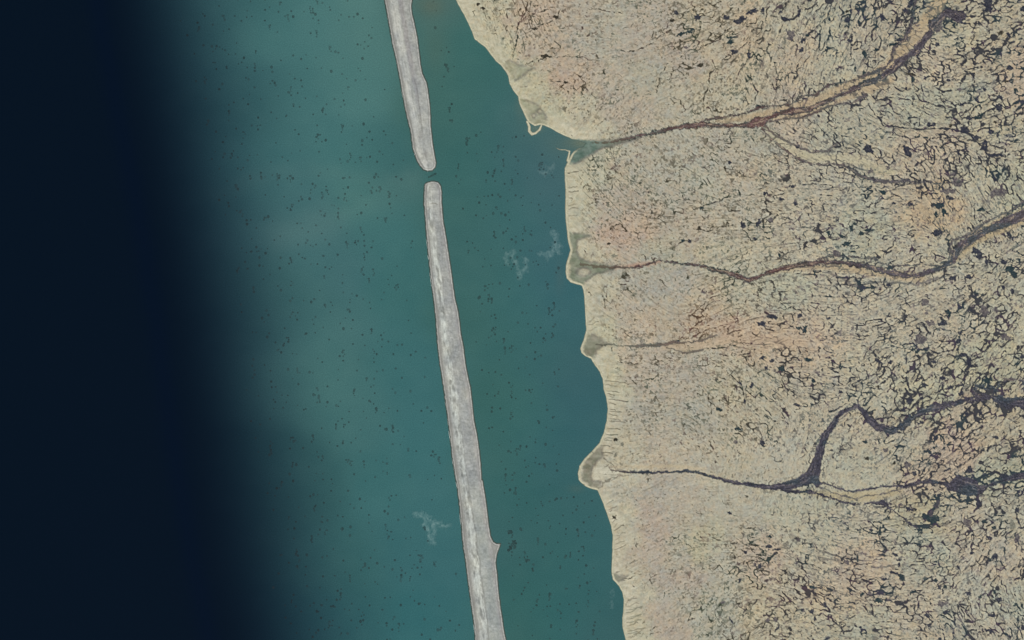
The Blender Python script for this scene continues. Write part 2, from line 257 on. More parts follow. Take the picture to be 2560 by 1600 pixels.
# ponds: tile origin, then x, y, half sizes, turn, kind (b brown-black, n navy, t teal, p purple grey, g grey)
POND_T = [
 (1280, 0, '415,165,34,20,20,b 210,270,32,12,0,b 1390,525,1,1,0,b 265,720,15,13,0,b 302,730,8,8,0,b 505,775,20,12,0,b 1555,118,24,20,0,n 1745,175,34,28,0,n 1510,195,20,14,0,b 2030,162,32,20,0,n 2160,195,58,34,-15,n 2275,112,60,16,-15,n 2370,100,20,30,0,n 1720,58,16,12,0,n 1640,450,24,14,0,p 2100,490,40,20,0,n 2240,520,20,40,0,n 1600,320,55,14,-25,t 1690,290,40,18,-20,t 1660,255,16,8,0,b 1880,265,16,10,0,b 1375,835,11,15,0,b 1555,820,10,9,0,b 1710,940,11,10,0,b 1775,620,30,24,-30,b 1845,845,16,12,0,b 980,1085,13,11,0,b 1110,1170,16,12,0,b 1045,1120,10,9,0,b 870,1155,9,8,0,b 830,1130,7,6,0,b 2330,1010,28,16,0,t 1200,1465,13,12,0,b 1790,1400,11,10,0,b 1450,1320,8,8,0,b 2065,395,30,20,0,t 2080,355,50,9,-5,t 2290,90,16,20,0,n 305,525,34,16,10,b 2270,640,11,12,0,b 775,1080,8,8,0,b 1315,1130,8,8,0,b 925,905,5,5,0,b 1270,200,9,8,0,b 360,860,9,12,0,g 995,1120,9,7,0,b'),
 (900, 0, '1115,38,20,12,0,b 1160,75,20,15,20,b 1145,125,11,11,0,b 1245,60,8,22,0,b 1270,20,16,12,0,b 1280,275,13,12,0,b 1325,245,9,8,0,b 1235,205,8,8,0,b 1470,185,10,16,0,b 1660,330,8,6,0,b 1360,385,9,7,0,b'),
 (1920, 0, '165,175,52,20,25,n 120,115,20,14,0,n 290,125,14,44,15,n 205,320,44,42,0,p 330,380,27,22,-30,n 315,470,27,20,0,n 370,335,18,14,0,t 740,190,28,26,-20,n 745,110,18,14,0,b 1080,180,24,28,0,n 780,385,28,18,10,n 735,415,14,14,0,n 850,365,12,14,0,n 910,510,20,44,0,t 1020,475,18,14,-30,t 1055,515,12,18,0,p 1240,375,32,30,10,n 1190,420,56,16,0,t 1325,300,22,30,20,n 1310,355,16,24,0,p 1090,245,10,8,0,b 905,690,11,26,0,t 685,780,13,30,0,t 310,810,16,12,0,t 820,650,10,25,0,t 355,580,12,18,0,b 1780,160,84,44,15,n 1700,120,58,34,-20,n 1590,240,50,50,0,p 1470,400,22,44,0,n 1410,500,34,40,10,n 2080,30,44,42,0,n 2080,90,40,18,0,n 2410,80,24,26,0,n 1365,755,16,30,10,t 1350,700,50,14,10,b 1700,760,26,12,0,n 1850,985,40,15,-25,n 2190,920,28,26,20,n 2180,1010,24,40,0,n 2250,770,22,15,0,b 2290,640,32,20,0,n 2040,845,20,16,0,n 2000,1100,60,24,-25,t 1550,1180,42,24,0,n 1860,1230,46,28,0,n 1720,1190,15,20,0,b 1960,1300,46,20,0,n 940,1405,48,36,0,n 1310,1430,34,56,-30,n 1865,1400,22,18,0,n 2050,1390,40,50,0,n 2150,1465,80,14,0,n 1800,1445,14,18,0,n 1330,1110,16,14,0,t 740,1275,9,14,0,b 780,1262,26,8,20,t 370,1260,14,12,0,b 278,1385,20,15,20,n 2340,855,15,20,0,t 1420,1105,20,9,-20,n 1485,1300,26,10,0,t 1410,1290,28,12,-30,t 2170,1275,12,26,0,n 2110,1240,26,14,0,n 2150,960,10,12,0,b 2270,330,26,14,60,n 2200,310,26,16,0,b 1600,420,24,16,0,n 450,1210,14,9,0,b 1580,960,18,8,0,n 1900,1120,34,16,0,n 2220,1150,14,10,0,b 2140,1150,16,14,0,b 1640,1095,22,10,0,t 1350,30,60,18,-60,n 1290,90,24,24,0,n 1150,10,36,10,0,n'),
 (1920, 400, '1085,305,28,18,20,t 1040,292,20,8,0,t 25,572,26,22,0,p 565,690,20,22,0,t 640,880,40,24,0,p 790,640,18,30,0,t 820,600,20,14,0,t 880,690,22,18,0,t 800,690,14,10,0,t 700,720,50,14,20,t 735,790,40,30,0,t 840,775,14,14,0,t 570,768,15,12,0,t 320,815,16,12,0,t 1590,690,48,34,0,n 1660,500,24,34,0,t 1640,425,36,24,0,t 1590,510,18,30,0,t 1735,362,40,14,10,n 2010,470,46,16,-10,t 2180,310,78,52,0,p 2140,180,20,30,0,n 1790,225,46,36,0,p 1700,295,72,22,0,p 1130,80,20,22,0,p 1000,185,40,22,20,n 970,105,30,18,0,p 1970,880,36,46,-30,n 1740,1115,38,28,0,n 2290,1040,58,40,20,t 2340,1095,24,32,0,t 2230,965,30,20,0,n 2065,970,28,22,0,n 2225,1205,20,22,-20,n 2310,1240,18,26,0,n 1130,1180,28,20,0,n 1480,1345,36,30,0,p 1700,1430,34,36,0,t 2040,1420,38,46,0,p 2150,1415,20,26,0,p 1900,1420,22,12,0,n 1225,1445,16,12,0,n 1890,1105,30,20,0,n 1960,1280,26,12,0,n 880,1440,9,14,0,b 575,1495,26,14,-20,n 230,250,32,11,0,n 130,370,20,16,0,n 260,415,15,18,0,n 1190,410,18,14,0,n 1350,415,22,18,0,n 440,1070,12,26,0,t 1140,1475,26,10,0,n 40,1480,50,26,10,n 300,1475,24,16,0,n 1385,850,15,18,0,b 1300,190,40,14,0,n 2320,730,46,8,0,n 2270,700,14,20,0,n 2160,1015,16,9,0,n 1540,1300,12,16,0,b 240,740,24,8,0,n 440,540,18,12,0,t 290,560,14,18,0,p 1750,140,30,20,0,p 575,1290,50,8,5,t 1490,1450,24,26,0,p 660,570,14,16,0,n 950,660,50,12,0,t'),
 (1400, 400, '1725,610,18,42,-15,n 1875,595,24,32,20,n 1990,572,1,1,0,n 2070,895,16,16,30,t 1840,740,24,18,-20,n 1310,635,16,14,0,b 1230,765,18,18,0,n 1160,765,20,16,-20,t 1280,755,9,9,0,n 1340,450,18,14,0,t 1070,320,18,12,0,b 1505,380,22,9,0,b 1070,220,18,12,0,t 900,152,13,8,0,b 820,35,9,7,0,b 243,45,14,11,0,b 405,40,9,7,0,b 290,265,9,8,0,b 1600,20,20,16,0,n 865,495,14,16,0,b 495,562,13,10,0,b 1350,1245,18,16,30,p 460,790,20,14,0,b 500,775,18,10,0,b 515,900,26,14,0,g 2220,400,14,26,0,p 1940,325,20,20,0,n 360,1320,11,9,0,b 350,1430,16,9,10,b 455,1448,15,8,-20,b 450,1118,10,9,0,b 350,1258,8,7,0,b 1275,1380,8,13,0,t 2205,740,20,8,0,n 1950,762,22,9,0,t 2190,245,36,9,0,n 1560,80,12,28,-20,b 200,438,9,7,0,b 638,820,8,8,0,t 975,182,12,9,0,t 1090,190,10,8,0,t 2195,460,10,14,0,n 1610,440,8,6,0,b 1450,870,1,1,0,b 720,128,9,6,0,b'),
 (1400, 800, '460,78,10,10,0,b 490,115,10,9,0,b 568,590,12,8,-10,b 515,1078,12,10,0,b 528,1130,16,16,0,b 590,1175,14,26,0,g 525,1275,16,18,0,g 920,422,15,9,0,t 1110,200,22,12,0,t 1140,125,14,10,0,b 1260,95,12,9,0,b 1685,182,14,10,0,b 2310,95,26,26,10,t 2260,78,24,16,20,t 1810,618,20,28,10,n 1745,765,12,22,0,n 1735,720,8,14,0,n 1705,600,9,26,-30,n 1910,358,26,16,-10,n 2005,382,22,16,-20,n 1945,450,18,20,30,n 2250,258,11,10,0,n 2350,380,34,12,0,t 2240,805,34,12,20,n 1685,1030,36,16,20,t 1505,845,28,16,25,t 1915,1165,26,22,0,n 2090,460,30,22,0,t 1900,40,44,18,20,n 1830,440,14,10,0,b 1280,585,9,11,0,b 1320,695,18,6,0,t 1560,578,12,12,0,n 1170,318,20,8,0,n 1510,340,14,9,0,n 2395,575,18,14,0,t 670,1298,8,9,0,b 1690,1230,12,14,0,b 1660,1150,24,12,-30,p 2120,130,14,14,0,p 1100,45,1,1,0,b 1210,45,18,7,10,p 1920,30,20,20,0,n'),
 (1920, 800, '1430,185,62,34,0,p 1820,115,22,20,0,n 2235,175,38,36,0,p 1900,400,26,46,-20,n 1840,330,36,20,0,n 1650,550,32,14,0,n 1480,630,16,18,0,n 2080,570,34,36,0,t 1930,575,15,12,0,n 1830,610,24,18,0,n 1820,690,26,20,-20,n 1335,760,34,26,-30,n 1275,850,24,18,0,n 2120,435,18,10,0,n 2195,440,18,12,0,n 2400,345,26,22,0,n 690,605,16,13,0,t 680,680,22,14,0,n 1180,580,6,36,-15,b 1305,375,7,44,0,n 1150,400,20,18,0,n 1040,390,34,14,30,n 1570,400,28,18,0,n 1580,1105,28,24,20,n 1660,1110,17,13,30,n 1730,1005,22,20,0,p 1320,1365,34,26,0,p 1380,1450,26,14,30,n 1270,1300,15,14,0,t 1190,1350,15,16,30,b 930,1310,26,18,30,b 1110,1230,26,14,0,p 910,1150,26,12,0,t 965,1075,28,12,-30,g 1790,1270,16,12,0,b 1690,1415,46,10,-20,n 1900,1420,28,34,20,n 2240,1480,50,20,0,n 2380,1470,40,22,0,n 1720,632,32,12,0,n 1450,740,24,12,0,n 1035,630,22,12,0,b 865,572,28,10,-20,n 660,345,18,10,0,n 540,405,11,16,0,n 375,370,36,12,10,t 1530,30,48,20,20,p 1650,30,46,20,-10,n 1800,190,30,22,-30,n 1500,270,26,14,0,n 1880,880,20,18,0,n 2005,880,16,26,20,n 1110,1050,1,1,0,b 285,258,12,10,0,b 2150,1110,30,12,10,n 705,1098,8,8,0,b 1230,440,10,10,0,b 1370,1115,1,1,0,b 1440,970,34,14,0,n 1790,820,1,1,0,n 1240,210,12,10,0,p 1330,620,12,16,0,p'),
 (1400, 1200, '495,160,16,13,0,b 548,293,16,10,10,b 515,352,17,14,0,b 545,482,11,8,0,b 590,57,8,6,0,b 510,210,9,7,0,b 617,238,8,7,0,b 520,400,9,8,0,b 550,528,10,6,-20,b 590,690,13,8,-40,b 607,728,15,8,20,b 848,657,7,7,0,b 880,657,8,8,0,b 680,788,9,7,0,b 928,840,5,28,0,e 738,1358,16,10,45,b 735,1318,7,7,0,b 1125,705,26,9,10,g 1600,310,20,14,20,n 1655,325,18,12,20,n 1735,285,16,10,30,n 2060,335,15,14,20,t 1985,535,20,14,20,t 1980,632,32,18,10,n 2055,655,32,8,0,n 1895,815,26,18,-30,n 1750,678,26,18,-10,n 1835,618,42,8,10,b 1695,950,11,22,15,n 1770,940,15,12,0,n 2250,780,14,13,0,p 2385,1012,38,18,15,t 2325,970,16,14,0,t 1615,1325,36,8,60,n 1860,1135,12,10,-20,b 1960,1325,20,16,0,p 2035,1318,18,26,-30,p 2055,1400,40,12,-50,n 2375,1240,30,16,20,n 2410,1310,14,26,0,n 1550,1190,16,12,0,b 710,150,5,10,-20,b 815,690,4,4,0,b 1148,885,5,5,0,b 1505,265,11,14,0,b 1340,297,7,13,0,b 1280,295,9,14,30,b 670,1070,9,7,20,b 1535,1155,26,11,-10,p 1310,1395,1,1,0,b 2360,480,8,16,0,t 1840,800,12,20,0,p 1655,915,14,8,-40,n 1845,1310,9,9,0,b'),
 (1920, 1200, '990,418,20,11,0,t 1058,480,13,44,0,t 850,745,13,28,0,t 868,800,13,16,0,n 740,775,20,32,10,p 1255,240,30,16,-25,p 1335,280,38,22,20,n 1595,240,26,40,10,p 1545,310,30,22,-30,p 1560,375,56,34,15,t 1490,345,34,24,0,t 1880,400,38,58,0,p 1990,215,32,36,0,n 2040,390,30,16,10,t 2140,450,22,18,0,t 2305,420,20,56,0,g 2195,375,20,18,0,g 1230,755,26,14,20,n 1240,800,12,20,0,n 1265,930,24,36,-25,t 1190,875,40,14,20,n 1200,703,32,9,30,n 1050,1140,42,20,15,t 890,1080,24,16,-30,t 830,1090,22,5,-40,m 1210,1105,15,22,20,n 410,1010,1,1,0,n 350,970,18,14,0,t 70,1310,34,16,20,p 535,1180,15,22,0,n 530,1050,12,18,0,b 2145,725,22,30,20,n 1920,690,20,18,-20,n 1800,830,12,20,0,n 1615,1010,18,26,0,n 1670,1010,20,20,0,t 1370,1060,34,14,-15,t 1420,1190,9,34,10,n 1500,1280,32,18,20,n 1640,1170,50,22,0,p 1680,1240,26,24,0,n 2185,1130,36,22,10,n 2110,1275,34,16,10,n 2090,1425,52,14,15,n 2400,1390,22,30,0,n 2340,1180,22,18,0,t 2405,1190,16,18,0,t 1525,1370,26,18,-20,n 440,1310,20,22,0,n 2140,1060,14,20,10,t 960,1070,24,20,-20,p 1580,950,22,16,0,t 1490,930,22,16,0,t 1100,935,28,12,0,n 2355,560,30,46,0,p 2390,450,24,18,0,n 2350,280,15,24,0,n 1890,1070,26,14,0,n 2010,1100,20,18,0,t 405,1235,36,16,15,n 2090,545,30,14,20,n 1960,530,16,14,0,n 1790,290,9,24,0,n 1880,235,16,10,0,b 1960,1190,16,9,0,n 2290,1480,20,16,0,n 590,940,22,8,0,b 1530,495,12,10,0,b 2210,215,14,16,0,n 2260,240,9,12,0,n 1670,595,9,14,0,b 1195,490,26,9,10,p 1275,545,12,10,0,n 2300,945,14,12,0,b 1280,1050,12,10,0,p 740,1160,20,10,-20,n 1140,1190,8,22,20,n 270,790,14,18,0,p 2030,1215,10,14,0,b 2210,1050,10,9,0,b'),
]
PONDS = []
for ox, oy, s in POND_T:
    for q in s.split():
        v = q.split(',')
        if float(v[2]) > 2:
            k = 640 / 2419.0
            PONDS.append((ox + float(v[0]) * k, oy + float(v[1]) * k, float(v[2]) * k, float(v[3]) * k, math.radians(float(v[4])), v[5]))
keep = []
for p in PONDS:                                       # tiles overlap: keep each pond once
    if all(abs(p[0] - q[0]) + abs(p[1] - q[1]) > 5 for q in keep): keep.append(p)
PONDS = sorted(keep, key=lambda p: -p[2] * p[3])[:300]

DENS = P2('1200,30,.35 1300,60,.5 1450,60,.25 1600,150,.15 1700,50,.5 1850,70,.7 2000,100,.75 2200,60,.85 2500,80,.95 1850,240,.4 1700,230,.25 1600,260,.25 2050,170,.6 2300,250,.85 2500,300,.95 2500,400,.9 2350,420,.85 2100,350,.65 1980,330,.45 '
          '1450,250,.3 1350,200,.2 1700,400,.25 1550,450,.4 1800,450,.5 2000,480,.6 2200,500,.65 2450,480,.9 1700,560,.4 2100,590,.6 2350,600,.55 2500,650,.8 1500,560,.25 1620,700,.12 1700,700,.2 1600,780,.3 1800,780,.5 2000,760,.5 2200,780,.7 2400,780,.8 2540,780,.8 1600,850,.3 '
          '1700,960,.3 1850,920,.6 1950,930,.75 2000,930,.75 2200,850,.65 2400,880,.85 2520,900,.9 1600,1000,.3 1750,1080,.35 1900,1060,.6 1990,1130,.35 1900,1170,.05 2000,1190,.05 2150,1120,.45 2350,1120,.75 2520,1130,1.1 1600,1130,.2 1700,1150,.1 1600,1240,.12 1750,1250,.12 1900,1260,.1 '
          '2000,1290,.3 2120,1210,.05 2100,1330,.5 2250,1350,.75 2450,1350,.75 1600,1400,.15 1750,1400,.3 1900,1400,.65 2050,1400,.65 2300,985,1.2 2380,950,1.25 2450,960,1.3 2520,960,1.4 2260,1020,1.0 2480,1080,1.3 2540,1100,1.4 2400,1150,1.1 2200,1420,.75 2400,1450,.65 1650,1540,.1 1750,1530,.3 1850,1530,.5 1950,1530,.8 2150,1530,.85 2350,1530,.85 2520,1550,.85')
FLOW = P2('1300,60,70 1500,60,-5 1650,120,-18 1750,150,-30 1850,220,-65 2000,200,-78 2100,100,-60 2200,300,32 2300,250,25 2450,250,-20 2500,100,-15 1500,280,-50 1350,200,-30 1550,420,48 1700,450,35 1900,450,18 1700,560,-12 2000,520,-8 2200,550,-12 2400,500,60 2050,330,30 '
          '1600,740,35 1800,760,-25 2000,760,5 2300,800,-20 2500,750,-35 1600,950,0 1850,1000,38 2050,850,2 2300,950,-48 2500,900,-50 2200,1120,-35 2450,1130,-38 2500,1200,-25 1600,1300,-25 1650,1450,-35 1800,1350,0 2000,1400,15 2100,1550,12 2300,1400,-5 2450,1400,-50 2500,1550,60 1750,1550,-40 1950,1180,-75')
TINT = [(1160, 60, 190, 184, 148), (1240, 150, 188, 182, 142), (1240, 40, 186, 180, 146), (1330, 50, 184, 165, 136), (1350, 120, 180, 162, 134), (1450, 40, 172, 162, 140), (1500, 60, 162, 162, 142), (1600, 100, 170, 160, 138), (1700, 150, 170, 158, 136), (1620, 190, 158, 160, 138), (1550, 250, 174, 162, 138),
        (1330, 215, 186, 182, 142), (1400, 190, 176, 158, 132), (1450, 300, 188, 180, 148), (1400, 320, 190, 184, 146), (1360, 260, 178, 178, 142), (1700, 260, 170, 166, 142), (1780, 230, 178, 170, 140), (1800, 70, 180, 168, 138), (1870, 90, 186, 162, 124), (1900, 150, 180, 168, 136), (1950, 60, 178, 172, 142), (2050, 40, 166, 166, 138),
        (2000, 140, 182, 164, 132), (2060, 160, 178, 174, 144), (2180, 90, 176, 166, 136), (2250, 140, 178, 170, 140), (2400, 100, 180, 172, 136), (2500, 60, 178, 168, 134), (2350, 170, 186, 170, 138), (2480, 150, 180, 166, 132), (2540, 200, 184, 160, 128), (2350, 250, 168, 172, 144), (2430, 230, 166, 168, 142),
        (2480, 310, 180, 172, 138), (2350, 380, 186, 168, 136), (2500, 390, 178, 168, 136), (2130, 320, 170, 166, 136), (2000, 320, 180, 164, 138), (2060, 320, 162, 166, 142), (1900, 340, 164, 164, 142), (1800, 380, 166, 162, 142), (1700, 380, 162, 162, 142), (1600, 400, 164, 162, 140), (1500, 400, 178, 176, 146), (1440, 470, 188, 184, 150), (1440, 550, 182, 180, 148),
        (1550, 480, 168, 158, 136), (1700, 470, 164, 160, 138), (1740, 430, 160, 164, 144), (1850, 440, 178, 166, 138), (1950, 470, 180, 170, 142), (2080, 460, 176, 170, 144), (2250, 470, 180, 168, 138), (2310, 520, 186, 160, 116), (2450, 440, 174, 170, 140), (2530, 430, 164, 170, 140), (2150, 560, 166, 170, 142), (2000, 560, 176, 168, 140),
        (1600, 570, 180, 160, 134), (1520, 590, 180, 158, 134), (1700, 570, 172, 162, 138), (1850, 520, 170, 164, 140), (1480, 620, 188, 180, 144), (1650, 620, 164, 166, 140), (1800, 640, 182, 174, 144), (2000, 620, 180, 172, 144), (2300, 620, 178, 172, 144), (2450, 660, 170, 168, 140), (2540, 620, 178, 170, 140),
        (1620, 690, 156, 158, 142), (1500, 730, 170, 170, 144), (1700, 700, 160, 158, 142), (1550, 790, 174, 164, 140), (1480, 780, 184, 182, 152), (1760, 760, 180, 166, 134), (1880, 740, 172, 170, 142), (1960, 720, 164, 170, 144), (2100, 760, 178, 170, 142), (2250, 760, 178, 170, 142), (2400, 740, 178, 170, 142), (2540, 740, 174, 172, 142), (2350, 820, 176, 168, 140),
        (1500, 840, 182, 182, 142), (1560, 850, 186, 170, 144), (1480, 900, 188, 184, 156), (1520, 950, 182, 180, 144), (1700, 820, 168, 164, 138), (1900, 840, 186, 164, 130), (2000, 860, 186, 166, 134), (1620, 930, 170, 160, 138), (1700, 950, 166, 160, 140), (1600, 1030, 164, 160, 138), (1530, 1050, 182, 178, 150), (1800, 980, 178, 170, 140), (1720, 1060, 160, 160, 140), (1900, 1000, 172, 166, 136),
        (2050, 1000, 176, 168, 140), (2200, 980, 180, 174, 144), (2300, 930, 180, 172, 142), (2430, 920, 170, 170, 134), (2300, 970, 168, 170, 134), (2430, 1050, 180, 164, 130), (2500, 1040, 176, 166, 130), (1540, 1130, 182, 176, 148), (1650, 1130, 176, 166, 142), (1720, 1140, 178, 170, 146), (1850, 1110, 180, 170, 140), (1800, 1170, 172, 168, 142), (1950, 1170, 174, 170, 146),
        (2150, 1080, 178, 168, 138), (2120, 1150, 166, 168, 142), (2100, 1190, 180, 176, 148), (2250, 1130, 174, 168, 140), (2300, 1190, 184, 162, 130), (2400, 1110, 186, 160, 130), (2500, 1110, 172, 164, 130), (2480, 1180, 160, 166, 134), (1560, 1180, 188, 184, 160), (1560, 1220, 166, 164, 146), (1650, 1220, 162, 158, 142), (1540, 1270, 188, 182, 150), (1570, 1350, 178, 172, 144),
        (1700, 1240, 168, 162, 142), (1850, 1230, 170, 168, 146), (1950, 1250, 172, 172, 146), (2050, 1240, 160, 166, 142), (2000, 1340, 172, 170, 142), (2150, 1300, 172, 168, 142), (2300, 1260, 160, 156, 116), (2420, 1280, 178, 168, 138), (2530, 1280, 172, 168, 140), (1620, 1320, 172, 156, 136), (1620, 1390, 176, 160, 140), (1720, 1330, 162, 158, 138), (1750, 1360, 174, 172, 134), (1700, 1410, 162, 162, 142),
        (1560, 1380, 190, 184, 156), (1590, 1420, 162, 158, 138), (1700, 1450, 170, 154, 136), (1580, 1470, 184, 180, 152), (1850, 1330, 168, 164, 138), (1800, 1420, 166, 164, 142), (1900, 1390, 180, 160, 132), (2000, 1420, 176, 170, 142), (2150, 1410, 184, 164, 132), (2120, 1460, 176, 166, 140), (2300, 1400, 166, 170, 144), (2450, 1380, 178, 168, 142), (2540, 1420, 178, 164, 134),
        (1650, 1540, 168, 156, 134), (1580, 1560, 184, 180, 146), (1700, 1500, 164, 162, 140), (1800, 1520, 164, 166, 144), (1900, 1520, 184, 170, 132), (1950, 1570, 176, 168, 134), (2100, 1490, 186, 168, 130), (2120, 1560, 168, 168, 138), (2300, 1480, 178, 168, 140), (2300, 1560, 180, 168, 138), (2400, 1500, 168, 168, 144), (2530, 1500, 164, 170, 146), (2540, 1580, 174, 168, 142)]
# ------------------------------------------------------------------ the tundra: heights, colours and what each spot is
DARK = {'b': (58, 54, 44), 'n': (52, 54, 64), 't': (42, 57, 60), 'p': (84, 78, 82), 'g': (122, 122, 108), 'e': (40, 66, 46), 'm': (96, 48, 66)}
def voronoi(u, v, seed):
    iu = np.floor(u).astype(np.int32); iv = np.floor(v).astype(np.int32)
    F1 = np.full(u.shape, 9, np.float32); F2 = F1.copy(); F3 = F1.copy()
    I1 = np.zeros(u.shape, np.float32); I2 = I1.copy(); I3 = I1.copy()
    for dj in (-1, 0, 1):
        for di in (-1, 0, 1):
            ci = iu + di; cj = iv + dj
            d = np.sqrt((ci + hash2(ci, cj, seed) - u) ** 2 + (cj + hash2(ci, cj, seed + 9) - v) ** 2).astype(np.float32)
            h = hash2(ci, cj, seed + 31)
            a = d < F1; b = (~a) & (d < F2); c = (~a) & (~b) & (d < F3)
            F3 = np.where(a | b, F2, np.where(c, d, F3)); I3 = np.where(a | b, I2, np.where(c, h, I3))
            F2 = np.where(a, F1, np.where(b, d, F2)); I2 = np.where(a, I1, np.where(b, h, I2))
            F1 = np.where(a, d, F1); I1 = np.where(a, h, I1)
    e = np.abs(np.sin((I1 + I2) * 517.3 + I1 * I2 * 911.7)); e = (e * 37.7) % 1.0
    j = (np.abs(np.sin((I1 + I2 + I3) * 331.1)) * 53.3) % 1.0
    return F1, F2, F3, e, j, I1

def lic(G, th, src, n, step=1.0):
    # drags a noise picture along the direction field, both ways
    acc = src.copy()
    ct, st_ = np.cos(th), np.sin(th)
    jj, ii = np.meshgrid(np.arange(G.ny, dtype=np.float32), np.arange(G.nx, dtype=np.float32), indexing='ij')
    for sg_ in (1, -1):
        pi, pj = ii.copy(), jj.copy()
        dx, dy = sg_ * ct, sg_ * st_
        for k in range(n):
            pi += dx * step; pj += dy * step
            a = np.clip(pi + 0.5, 0, G.nx - 1).astype(np.int32); b = np.clip(pj + 0.5, 0, G.ny - 1).astype(np.int32)
            acc += src[b, a]
            nx_, ny_ = ct[b, a], st_[b, a]
            f = np.where(nx_ * dx + ny_ * dy < 0, -1, 1)
            dx, dy = nx_ * f, ny_ * f
    acc -= acc.mean()
    return (acc / acc.std()).astype(np.float32)

def build_land(h):
    G = Grid(1120, 2652, -64, 1664, h)
    X, Y = G.X, G.Y
    shp = X.shape
    # ragged coordinates
    n1 = fbm(X / 9, Y / 9, 11, 3); n2 = fbm(X / 9 + 40, Y / 9, 21, 3)
    m1 = fbm(X / 45, Y / 45, 31, 2); m2 = fbm(X / 45 + 9, Y / 45, 41, 2)
    WX = X + 5.0 * n1; WY = Y + 5.0 * n2
    RX = X + 7.5 * n1; RY = Y + 7.5 * n2
    # shore distance
    sd = np.full(shp, 400, np.float32)
    k = int((1660 - G.x0) / h)
    sd[:, :k] = poly_sd(LAND, X[:, :k] + 1.6 * n1[:, :k], Y[:, :k] + 1.6 * n2[:, :k])
    spit = np.full(shp, -99, np.float32)
    for s in SPITS: spit = np.maximum(spit, -stroke(G, X + 2 * n1, Y + 2 * n2, s))
    # mud flats
    mud = np.full(shp, -99, np.float32); mudid = np.zeros(shp, np.int16)
    for i, P in enumerate(MUD):
        xs = [p[0] for p in P]; ys = [p[1] for p in P]
        b = G.box(min(xs) - 12, max(xs) + 12, min(ys) - 12, max(ys) + 12)
        d = poly_sd(P, WX[b] + 2 * m1[b] * 4, WY[b])
        up = d > mud[b]; mud[b] = np.where(up, d, mud[b]); mudid[b] = np.where(up, i + 1, mudid[b])
    for cx, cy, rx, ry in [(1458, 680, 14, 9), (1453, 610, 9, 8), (1334, 289, 4, 3), (1350, 279, 5, 4), (1378, 300, 12, 10)]:
        mud = np.minimum(mud, (np.sqrt(((WX - cx) / rx) ** 2 + ((WY - cy) / ry) ** 2) - 1) * min(rx, ry))
    mud = np.where(sd > -3, mud, -99)
    D = field(DENS, X, Y, 24, 42)[..., 0]
    D = np.clip(D * (1 + 1.1 * m1 + 0.5 * n1), 0, 1.15)
    D = D * (0.25 + 0.75 * sstep(8, 75, sd))
    near = np.full(shp, 99, np.float32)
    for P in (R1, R1N, R1S, R1Q, R1P, R2, R2N, R2S, R4, R4S, R4T, R4L): near = np.minimum(near, stroke(G, X, Y, P, pad=34))
    D = D + 0.25 * np.exp(-(np.maximum(near, 0) / 11) ** 2) * sstep(1750, 2050, X)
    FA = np.radians(np.array([p[2] for p in FLOW]) * 2)
    fl = field([(p[0], p[1], math.cos(a), math.sin(a)) for p, a in zip(FLOW, FA)], X, Y, 24, 60)
    th = 0.5 * np.arctan2(fl[..., 1], fl[..., 0]) + 0.25 * m2
    rsn = np.random.RandomState(77)
    w1 = rsn.randn(*shp).astype(np.float32)
    w2 = w1[::-1].copy(); w2 = w2 + np.roll(w2, 1, 0) + np.roll(w2, 1, 1) + np.roll(np.roll(w2, 1, 0), 1, 1)
    thl = 0.5 * np.arctan2(fl[..., 1], fl[..., 0]) + 0.10 * m2
    S1 = lic(G, thl, w1, 11); S2 = lic(G, thl + 0.25 * n1, w2, 16)
    w3 = fbm((X + 5 * n2) / 13, (Y + 5 * n1) / 13, 271, 2, 0.35)
    S3 = lic(G, thl + 0.3 * n1, w3.astype(np.float32), 6)
    gy, gx = np.gradient(S3, h)
    net = np.abs(S3) / (np.hypot(gx, gy) + 0.02)                  # distance to the winding ice wedge lines
    nw = 0.55 * noise(X / 19, Y / 19, 272) + 0.30 * noise(X / 6, Y / 6, 273) + 0.15 * noise(X / 45, Y / 45, 274)
    nww = np.clip(nw - 0.67 + 0.22 * D, 0, 0.3) * 7.0
    netk = (1 - sstep(nww - 0.2, nww + 0.9, net)) * sstep(0.03, 0.5, nww)
    # ground colour in display values
    col = field(TINT, X + 30 * n1 + 60 * m1, Y + 30 * n2 + 60 * m2, 16, 24)
    mean = np.array([172, 164, 148.5], np.float32)
    col = mean + np.array([0.42, 0.5, 0.4], np.float32) * (col - mean)
    t1 = fbm(X / 22, Y / 22, 51, 4, 0.6)[..., None]; t2 = fbm(X / 13, Y / 13, 61, 3, 0.6)[..., None]; t3 = fbm(X / 3.2, Y / 3.2, 71, 2)[..., None]
    col = col + t1 * np.array([10, 2, -8], np.float32) + t2 * np.array([14, 14, 8], np.float32) + fbm(X / 7, Y / 7, 57, 2)[..., None] * np.array([8, -2, -9], np.float32)
    amp = (0.35 + 0.65 * sstep(40, 160, sd))[..., None]
    streak = np.zeros(shp, np.float32); dark = np.zeros(shp, np.float32); faint = np.zeros(shp, np.float32); poolish = np.zeros(shp, np.float32); tone = np.zeros(shp, np.float32)
    NB = 8
    bi = np.round(th / (math.pi / NB)).astype(int) % NB
